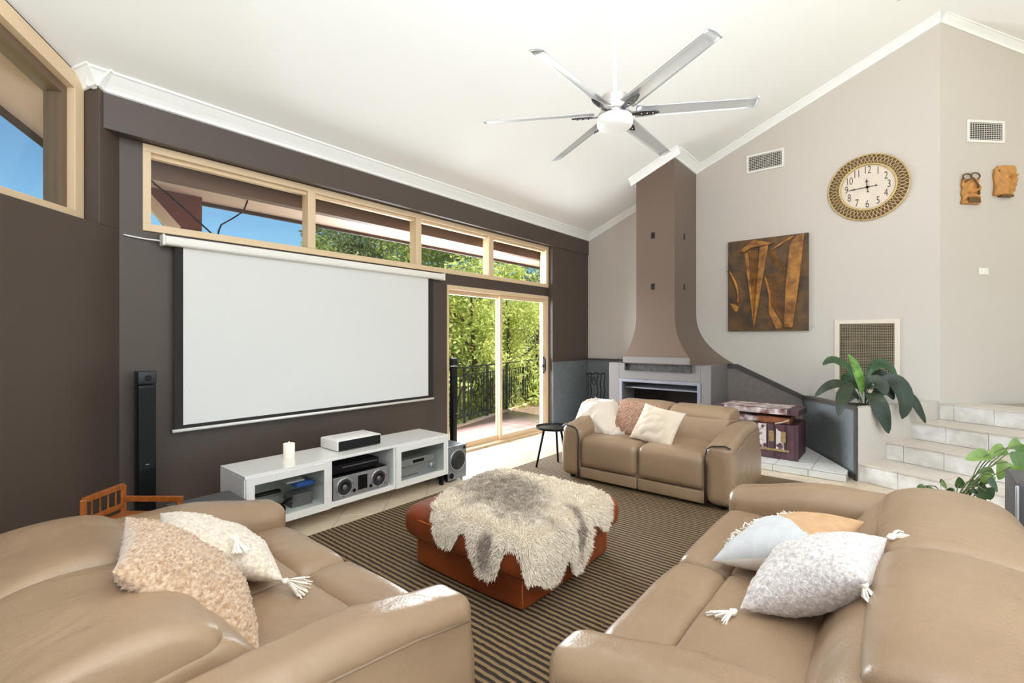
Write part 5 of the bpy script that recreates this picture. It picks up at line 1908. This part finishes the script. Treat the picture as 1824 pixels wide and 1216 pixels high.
weld(pillow_mesh(C, ex, ey, n_, 0.43, 0.43, 0.22, 90, 0.004, 70, weave=22).build('cover', M_WOOLG, c4))
tassel(c4, C - a * 0.32, (-0.75, 0.55, -0.2), M_YARN, 0.095, 0.5, 34, 9)
tassel(c4, C - b * 0.28, (-0.2, -0.35, -0.9), M_YARN, 0.11, 0.3, 34, 10)
tassel(c4, C + a * 0.31, (0.7, -0.6, 0.1), M_YARN, 0.07, 0.3, 18, 12)

# far sofa: brown textured cushion, ivory cushion and throw
C, ex, ey, n_ = frame_of((4.56, 2.14, 0.615), (0.06, -0.97, -0.12), (-0.85, 0.05, 0.52))
o = weld(pillow_mesh(C, ex, ey, n_, 0.46, 0.40, 0.15, 60, 0.003, 80, weave=26).build('cushion', mat('knit_dusty_brown', rgb(196, 158, 132), 0.95, col2=rgb(150, 108, 86), vscale=60, bump=0.6, bscale=150), None))
tag(o, 'dusty brown knitted cushion on the far sofa behind the ivory one', 'cushion', 'cushions on the far sofa')
C, ex, ey, n_ = frame_of((4.42, 1.84, 0.60), (0.02, -0.96, -0.22), (-0.82, 0.02, 0.57))
o = weld(pillow_mesh(C, ex, ey, n_, 0.44, 0.40, 0.15, 50, 0.012, 9).build('cushion', mat('ivory_plush', rgb(222, 204, 182), 0.9, sheen=0.2, bump=0.2, bscale=60), None))
tag(o, 'ivory plush cushion in front on the far sofa', 'cushion', 'cushions on the far sofa')
def crumple(p, u):
    q = Vector(p)
    f1 = (1 - abs(math.sin(q.y * 15 + q.x * 10 + 3.0 * noise.noise(q * 4)))) ** 1.5 * 0.05
    f2 = noise.noise(q * 8) * 0.04
    k_ = max(0, u.z * 0.6 + 0.5)
    q.z += (f1 + f2) * k_
    q.y += 0.03 * noise.noise(q * 6 + Vector((4, 0, 0)))
    q.x += 0.04 * noise.noise(q * 6 + Vector((0, 9, 0)))
    # slides from the arm down onto the seat
    q.z -= 0.16 * sstep(2.55, 2.20, q.y) * (u.z > -0.2)
    q.z -= 0.10 * sstep(4.62, 4.40, q.x)
    return q
th = thing('throw_blanket', 'white crumpled throw blanket heaped on the left arm of the far sofa', 'blanket', (4.6, 2.5, 0.46))
MB().rbox(4.38, 4.86, 2.20, 2.80, 0.48, 0.73, 0.10, 9, 30, crumple).build('cloth', mat('throw_ivory', rgb(226, 212, 194), 0.9, sheen=0.2, bump=0.2, bscale=40), th, smooth=True)
MB().rbox(4.74, 4.90, 2.58, 2.80, 0.70, 0.745, 0.012, 3, 2).build('folded_corner', mat('throw_white', rgb(232, 230, 226), 0.9), th, smooth=True)

# ================================================================== small furniture
tb = thing('side_table', 'small black round tripod side table beside the far sofa', 'side table', (4.37, 3.02, RZ))
TC = Vector((4.37, 3.02, RZ))
MB().lathe([(0.0005, 0.425), (0.19, 0.425), (0.20, 0.432), (0.20, 0.452), (0.194, 0.452), (0.19, 0.438), (0.0005, 0.438)], TC, 36).build('tray_top', M_BLACK, tb, smooth=False)
for a in (140, 262, 20):
    d = Vector((math.cos(R(a)), math.sin(R(a)), 0))
    MB().tube([TC + d * 0.11 + Vector((0, 0, 0.426)), TC + d * 0.20], [0.014, 0.011], 10).build('leg', M_BLACKM, tb, smooth=True)

ic = thing('iron_chair', 'ornate black wrought-iron chair tucked left of the fireplace', 'chair', (6.52, 3.69, 0.085))
IC = Vector((6.52, 3.69, 0.085))
MB().lathe([(0.0005, 0.32), (0.17, 0.32), (0.185, 0.33), (0.185, 0.352), (0.16, 0.362), (0.0005, 0.362)], IC, 30).build('seat', M_BLACK, ic)
for a in (45, 135, 225, 315):
    d = Vector((math.cos(R(a)), math.sin(R(a)), 0))
    MB().tube([IC + d * 0.13 + Vector((0, 0, 0.32)), IC + d * 0.15 + Vector((0, 0, 0.17)), IC + d * 0.17], 0.010, 6).build('leg', M_IRON, ic, smooth=True)
def icb(s, z, wob=0.0):
    a = R(45) + s * R(58)
    return IC + Vector((math.cos(a) * (0.17 + wob), math.sin(a) * (0.17 + wob), z))
for s in (-1, -0.62, -0.3, 0.3, 0.62, 1):
    MB().tube([icb(s + 0.05 * math.sin(q / 14 * 12.5), 0.36 + 0.44 * q / 14) for q in range(15)], 0.010, 5).build('back_rod', M_IRON, ic, smooth=True)
MB().tube([icb(-1.1 + 2.2 * q / 20, 0.80 + 0.012 * math.sin(q)) for q in range(21)], 0.012, 6).build('top_rail', M_IRON, ic, smooth=True)
MB().tube([icb(-0.45 + 0.9 * q / 10, 0.74) for q in range(11)], 0.006, 5).build('back_rail', M_IRON, ic, smooth=True)
MB().tube([icb(0.16 * math.cos(q / 14 * 6.283), 0.66 + 0.04 * math.sin(q / 14 * 6.283)) for q in range(14)], 0.006, 5, True).build('back_ring', M_IRON, ic, smooth=True)
MB().tube([icb(-0.3 + 0.6 * q / 12, 0.66 + 0.07 * math.sin(q / 12 * math.pi)) for q in range(13)], 0.006, 5).build('back_arch', M_IRON, ic, smooth=True)

# old trunk
M_TRUNK = mat('trunk_peeling', rgb(78, 50, 56), 0.6, col2=rgb(206, 196, 190), vscale=9, detail=9, bump=0.4, bscale=25)
rp_ = [n for n in M_TRUNK.node_tree.nodes if n.type == 'VALTORGB'][0]
rp_.color_ramp.elements[0].position = 0.48
rp_.color_ramp.elements[1].position = 0.54
M_TRUNKP = mat('trunk_plum', rgb(88, 58, 66), 0.6, var=0.35, vscale=8, bump=0.3, bscale=25)
M_TRUNKL = mat('trunk_lid_worn', rgb(216, 206, 200), 0.6, col2=rgb(110, 66, 62), vscale=11, detail=9, bump=0.4, bscale=30)
M_BRASS = mat('trunk_brass', rgb(176, 146, 96), 0.5, metal=0.3, var=0.4, vscale=20)
tk = thing('trunk', 'old plum-brown travel trunk with peeling paint and lid ajar on the hearth', 'trunk', (6.3, 1.32, 0.085))
TX0, TX1, TY0, TY1 = 6.02, 6.60, 0.90, 1.75
MB().box(TX0, TX1, TY0, TY1, 0.086, 0.475).build('body', M_TRUNKP, tk, bevel=0.008)
for (a_, b_) in [(0.93, 1.0), (1.13, 1.19), (1.31, 1.36), (1.52, 1.58)]:
    MB().box(TX0 - 0.012, TX0, a_, b_, 0.09, 0.475).build('slat', M_TRUNKP, tk, bevel=0.003)
for (a_, b_) in [(1.03, 1.11), (1.21, 1.295), (1.38, 1.50), (1.60, 1.72)]:
    MB().box(TX0 - 0.009, TX0, a_, b_, 0.20, 0.47).build('peeling_panel', M_TRUNK, tk)
MB().box(TX0 - 0.014, TX0, 0.98, 1.74, 0.175, 0.20).build('band', M_BRASS, tk)
for a_ in (1.005, 1.125):
    MB().box(TX0 - 0.018, TX0 - 0.012, a_ + 0.005, a_ + 0.055, 0.28, 0.40).build('latch', M_BRASS, tk, bevel=0.002)
MB().box(TX0 - 0.006, TX0 + 0.03, TY0 - 0.006, TY0 + 0.03, 0.086, 0.478).build('corner_post', M_TRUNKP, tk)
lid = MB()
def ltilt(x):
    return 0.03 * (TX1 - x) / (TX1 - TX0)
LV = [(TX0 - 0.01, TY0 - 0.01), (TX1, TY0 - 0.01), (TX1, TY1 + 0.01), (TX0 - 0.01, TY1 + 0.01)]
lid.add([(x, y, 0.555 + ltilt(x)) for x, y in LV] + [(x, y, 0.625 + ltilt(x)) for x, y in LV], [(0, 3, 2, 1), (4, 5, 6, 7), (0, 1, 5, 4), (1, 2, 6, 5), (2, 3, 7, 6), (3, 0, 4, 7)])
lid_o = lid.build('lid', M_TRUNKP, tk, bevel=0.008)
MB().box(TX0 - 0.016, TX0 - 0.009, 1.0, 1.66, 0.59, 0.65).build('lid_worn_strip', M_TRUNKL, lid_o)
MB().prism([(TX0, TY0 + 0.1, 0.645), (TX0, TY1 - 0.05, 0.645), (TX1 - 0.05, TY1 - 0.05, 0.6285), (TX1 - 0.05, TY0 + 0.1, 0.6285)], (0, 0, 0.012)).build('lid_top', M_TRUNKL, lid_o)
stf = MB()
MB().rbox(6.06, 6.4, 1.30, 1.70, 0.476, 0.548, 0.02, 3, 3, lambda p, u: (p.x, p.y, p.z + 0.012 * noise.noise(Vector(p) * 14))).build('contents', M_TRUNKL, tk, smooth=True)
MB().rbox(6.05, 6.4, 0.98, 1.32, 0.476, 0.55, 0.02, 3, 3, lambda p, u: (p.x, p.y, p.z + 0.012 * noise.noise(Vector(p) * 14))).build('contents', mat('old_leather_orange', rgb(150, 86, 48), 0.6, var=0.4, vscale=12), tk, smooth=True)
MB().tube([(6.03, 1.12, 0.48), (6.02, 1.05, 0.50), (6.02, 0.98, 0.535)], 0.007, 5).build('stay', mat('stay_pale', rgb(190, 178, 160), 0.5), tk)

# dark storage box left of the cabinet
bx = thing('storage_box', 'dark grey flat-topped box between the left sofa and the cabinet', 'box', (1.08, 3.42, 0))
MB().box(0.90, 1.25, 3.26, 3.58, 0.0, 0.375).build('body', mat('box_charcoal', rgb(56, 54, 54), 0.6), bx, bevel=0.006)
MB().box(0.892, 1.258, 3.252, 3.588, 0.378, 0.40).build('lid', mat('box_lid_charcoal', rgb(74, 72, 72), 0.5), bx, bevel=0.005)

# small wooden stand with slatted end
M_WOOD = mat('stained_orange_wood', rgb(166, 92, 34), 0.35, var=0.35, vscale=14, stretch=(3, 3, 0.6), coat=0.3)
wdn = thing('wooden_stand', 'small orange-stained wooden stand with slatted end frame behind the left sofa', 'stand', (0.66, 3.35, 0))
WA, WBv = Vector((0.47, 3.34, 0)), Vector((0.667, 3.50, 0))
wd = (WBv - WA).normalized()
wp = Vector((wd.y, -wd.x, 0))
def wpt(a, b, z):
    return WA + wd * a + wp * b + Vector((0, 0, z))
LL = 0.254
for a, b in ((0, 0), (LL, 0), (0, 0.33), (LL, 0.33)):
    MB().bar(wpt(a, b, 0), wpt(a, b, 0.595 if b == 0 else 0.5), 0.028).build('post', M_WOOD, wdn, bevel=0.003)
MB().bar(wpt(0, 0, 0.59), wpt(LL, 0, 0.59), 0.022, 0.03).build('top_rail', M_WOOD, wdn, bevel=0.003)
MB().bar(wpt(0, 0, 0.478), wpt(LL, 0, 0.478), 0.022, 0.026).build('bottom_rail', M_WOOD, wdn, bevel=0.003)
for q in range(4):
    a = LL * (q + 1) / 5
    MB().bar(wpt(a, 0, 0.49), wpt(a, 0, 0.58), 0.007).build('slat', M_WOOD, wdn)
MB().bar(wpt(LL, 0, 0.515), wpt(LL, 0.35, 0.515), 0.02, 0.03).build('side_rail', M_WOOD, wdn, bevel=0.003)
MB().bar(wpt(0, 0, 0.46), wpt(0, 0.35, 0.46), 0.02, 0.03).build('side_rail', M_WOOD, wdn, bevel=0.003)
MB().prism([wpt(0, 0, 0.43), wpt(LL, 0, 0.43), wpt(LL, 0.34, 0.43), wpt(0, 0.34, 0.43)], (0, 0, 0.014)).build('shelf', M_WOOD, wdn)

# dark speaker behind the right sofa
rs = thing('rear_speaker', 'dark grey box speaker with silver edge at the right picture border', 'speaker', (3.42, -0.5, 0))
MB().rbox(3.30, 3.66, -0.80, -0.42, 0.42, 0.75, 0.012, 3, 1).build('body', mat('speaker_charcoal', rgb(74, 72, 74), 0.4), rs, smooth=True)
MB().rbox(3.292, 3.304, -0.428, -0.414, 0.43, 0.74, 0.008, 2, 1).build('silver_edge', M_SILVER, rs, smooth=True)
MB().tube([(3.48, -0.61, 0.02), (3.48, -0.61, 0.42)], 0.025, 12).build('stand_pole', M_BLACKM, rs, smooth=True)
MB().lathe([(0.14, 0), (0.14, 0.015), (0.03, 0.022)], (3.48, -0.61, 0), 24).build('stand_base', M_BLACKM, rs)

# ================================================================== plants
def at(u, v, t):
    d = (u - 912) / 840.0
    return Vector(((0.7694 + 0.6388 * d) * t, (0.6388 - 0.7694 * d) * t, 1.45 + (602 - v) / 840.0 * t))

def leaf_shape(spine, width, facing, curl=0.25, kind='lance', n=14):
    P = [Vector(p) for p in spine]
    m = len(P)
    S = []
    for i in range(n + 1):
        f = i / n * (m - 1)
        k_ = min(int(f), m - 2)
        t = f - k_
        p0, p1, p2, p3 = P[max(k_ - 1, 0)], P[k_], P[k_ + 1], P[min(k_ + 2, m - 1)]
        S.append(0.5 * ((2 * p1) + (p2 - p0) * t + (2 * p0 - 5 * p1 + 4 * p2 - p3) * t * t + (3 * p1 - p0 - 3 * p2 + p3) * t ** 3))
    mb = MB()
    F = Vector(facing).normalized()
    for i, p in enumerate(S):
        q = i / n
        T = (S[min(i + 1, n)] - S[max(i - 1, 0)]).normalized()
        side = T.cross(F)
        side = side.normalized() if side.length > 0.05 else Vector((1, 0, 0))
        up = side.cross(T).normalized()
        if kind == 'lance':
            w = width / 2 * (0.06 if q < 0.22 else 0.06 + 0.94 * math.sin(min(1, (q - 0.22) / 0.78) ** 0.85 * math.pi) ** 0.8)
        else:
            w = width / 2 * math.sin(min(1, q * 0.93 + 0.07) ** 0.62 * math.pi) ** 0.75 if q < 1 else 0.001
        w = max(w, 0.0015)
        for s_ in (-1, -0.5, 0, 0.5, 1):
            mb.v.append(p + side * w * s_ + up * w * curl * abs(s_))
    for i in range(n):
        for j in range(4):
            a_ = i * 5 + j
            mb.f.append((a_, a_ + 1, a_ + 6, a_ + 5))
    return mb

def green(name, c1, c2, rough=0.35):
    return mat(name, c1, rough, col2=c2, vscale=9)
M_LG = [green('lily_dark', rgb(46, 62, 40), rgb(32, 46, 32)), green('lily_bright', rgb(134, 180, 84), rgb(92, 140, 58)), green('lily_mid', rgb(54, 92, 50), rgb(38, 64, 38))]
lily = thing('potted_lily', 'large-leaved dark green lily plant growing in the corner planter', 'plant', tuple(at(1540, 722, 5.1)))
toward = at(912, 602, 1.0) - Vector((0, 0, 1.45))
FACE = (-0.77, -0.45, 0.45)
LEAVES = [([(1536, 722, 5.1), (1534, 690, 5.08), (1524, 655, 5.06), (1511, 630, 5.05)], 0.13, 1),
          ([(1535, 722, 5.1), (1522, 668, 5.06), (1500, 648, 5.0), (1480, 641, 4.95), (1465, 650, 4.93)], 0.12, 2),
          ([(1540, 722, 5.1), (1545, 668, 5.12), (1562, 649, 5.15), (1582, 652, 5.15), (1598, 672, 5.13)], 0.15, 2),
          ([(1534, 722, 5.1), (1515, 692, 5.06), (1492, 683, 5.0), (1470, 690, 4.96), (1451, 706, 4.95)], 0.12, 0),
          ([(1537, 722, 5.08), (1520, 690, 5.0), (1503, 700, 4.93), (1497, 720, 4.86), (1493, 740, 4.84)], 0.16, 0),
          ([(1540, 722, 5.08), (1545, 688, 5.02), (1560, 680, 4.97), (1572, 690, 4.93), (1577, 704, 4.91)], 0.20, 0),
          ([(1542, 722, 5.1), (1572, 680, 5.02), (1596, 682, 4.95), (1612, 712, 4.92), (1607, 746, 4.92)], 0.24, 0),
          ([(1540, 722, 5.08), (1549, 700, 4.98), (1560, 712, 4.88), (1573, 742, 4.84), (1583, 772, 4.84)], 0.22, 0),
          ([(1542, 722, 5.1), (1585, 686, 5.06), (1620, 706, 5.04), (1637, 732, 5.03), (1649, 754, 5.03)], 0.13, 0),
          ([(1538, 722, 5.15), (1522, 680, 5.2), (1510, 672, 5.24), (1500, 684, 5.25)], 0.16, 2),
          ([(1540, 722, 5.15), (1553, 674, 5.2), (1572, 668, 5.22), (1590, 684, 5.22)], 0.15, 0),
          ([(1536, 722, 5.12), (1518, 700, 5.14), (1507, 690, 5.12), (1497, 705, 5.1)], 0.16, 2),
          ([(1541, 722, 5.12), (1560, 700, 5.1), (1580, 696, 5.05), (1592, 712, 5.02)], 0.15, 0),
          ([(1538, 722, 5.1), (1526, 706, 5.08), (1518, 704, 5.05), (1508, 716, 5.03)], 0.12, 0),
          ([(1540, 722, 5.1), (1541, 690, 5.1), (1546, 668, 5.12), (1553, 655, 5.12)], 0.07, 2)]
for sp, w, kd in LEAVES:
    leaf_shape([at(*q) for q in sp], w * 0.8, FACE, 0.22).build('leaf', M_LG[kd], lily, smooth=True, fixn=False)

pot = thing('potted_vine', 'trailing pothos vine with pale green leaves behind the right sofa', 'plant', (4.36, -0.27, 0))
PB = Vector((4.36, -0.27, 0))
MB().lathe([(0.0005, 0.0), (0.11, 0.0), (0.14, 0.22), (0.15, 0.24), (0.15, 0.28), (0.135, 0.28), (0.13, 0.25), (0.0005, 0.25)], PB, 28).build('pot', mat('pot_terracotta', rgb(150, 96, 70), 0.8), pot, smooth=False)
M_PG = [green('pothos_light', rgb(132, 160, 76), rgb(96, 130, 56)), green('pothos_mid', rgb(88, 122, 54), rgb(62, 92, 42)), green('pothos_dark', rgb(56, 84, 40), rgb(38, 60, 32))]
M_STEM = mat('vine_stem', rgb(92, 104, 60), 0.5)
VL = [(1641, 866, 3.35, 0.055, 60, 1), (1655, 870, 3.35, 0.06, 20, 1), (1680, 862, 3.3, 0.075, -30, 0), (1709, 858, 3.25, 0.085, 95, 1), (1694, 872, 3.25, 0.05, 60, 2),
      (1742, 812, 3.2, 0.13, 195, 0), (1776, 803, 3.2, 0.11, 200, 0), (1808, 792, 3.2, 0.11, 190, 0), (1757, 838, 3.15, 0.075, 180, 1), (1787, 836, 3.1, 0.115, 240, 0),
      (1815, 822, 3.1, 0.13, 270, 1), (1757, 853, 3.1, 0.085, 230, 0), (1748, 868, 3.1, 0.09, 100, 2), (1762, 876, 3.05, 0.09, 60, 2), (1750, 884, 3.0, 0.08, 250, 2),
      (1735, 876, 3.1, 0.07, 140, 2), (1768, 862, 3.05, 0.08, 300, 2), (1810, 845, 3.0, 0.11, 250, 0), (1820, 805, 3.15, 0.10, 300, 1), (1735, 862, 3.15, 0.06, 200, 1),
      (1820, 985, 2.55, 0.09, 250, 0), (1812, 975, 2.6, 0.08, 190, 1), (1822, 1000, 2.5, 0.08, 280, 0)]
right_v = Vector((0.6388, -0.7694, 0))
for i, (u, v, t, L, ang, kd) in enumerate(VL):
    p = at(u, v, t)
    dr_ = right_v * math.cos(R(ang)) + Vector((0, 0, math.sin(R(ang)))) + Vector((-0.25, -0.15, 0)) * math.sin(i * 2.1)
    dr_.normalize()
    fc_ = Vector((-0.70, -0.30, 0.55 + 0.3 * math.sin(i * 1.7)))
    tip = p + dr_ * L * 0.55 + Vector((0, 0, -0.012))
    st0 = p - dr_ * L * 0.5
    leaf_shape([st0, p, tip], L * 0.72, fc_, 0.18, 'heart', 10).build('leaf', M_PG[kd], pot, smooth=True, fixn=False)
    b0 = PB + Vector((0.03 * math.cos(i), 0.03 * math.sin(i), 0.25))
    mid = b0.lerp(st0, 0.55) + Vector((0, 0, 0.10))
    MB().tube([b0, b0.lerp(mid, 0.5) + Vector((0, 0, 0.04)), mid, mid.lerp(st0, 0.6) + Vector((0, 0, 0.02)), st0], 0.0035, 5).build('stem', M_STEM, pot, smooth=True)
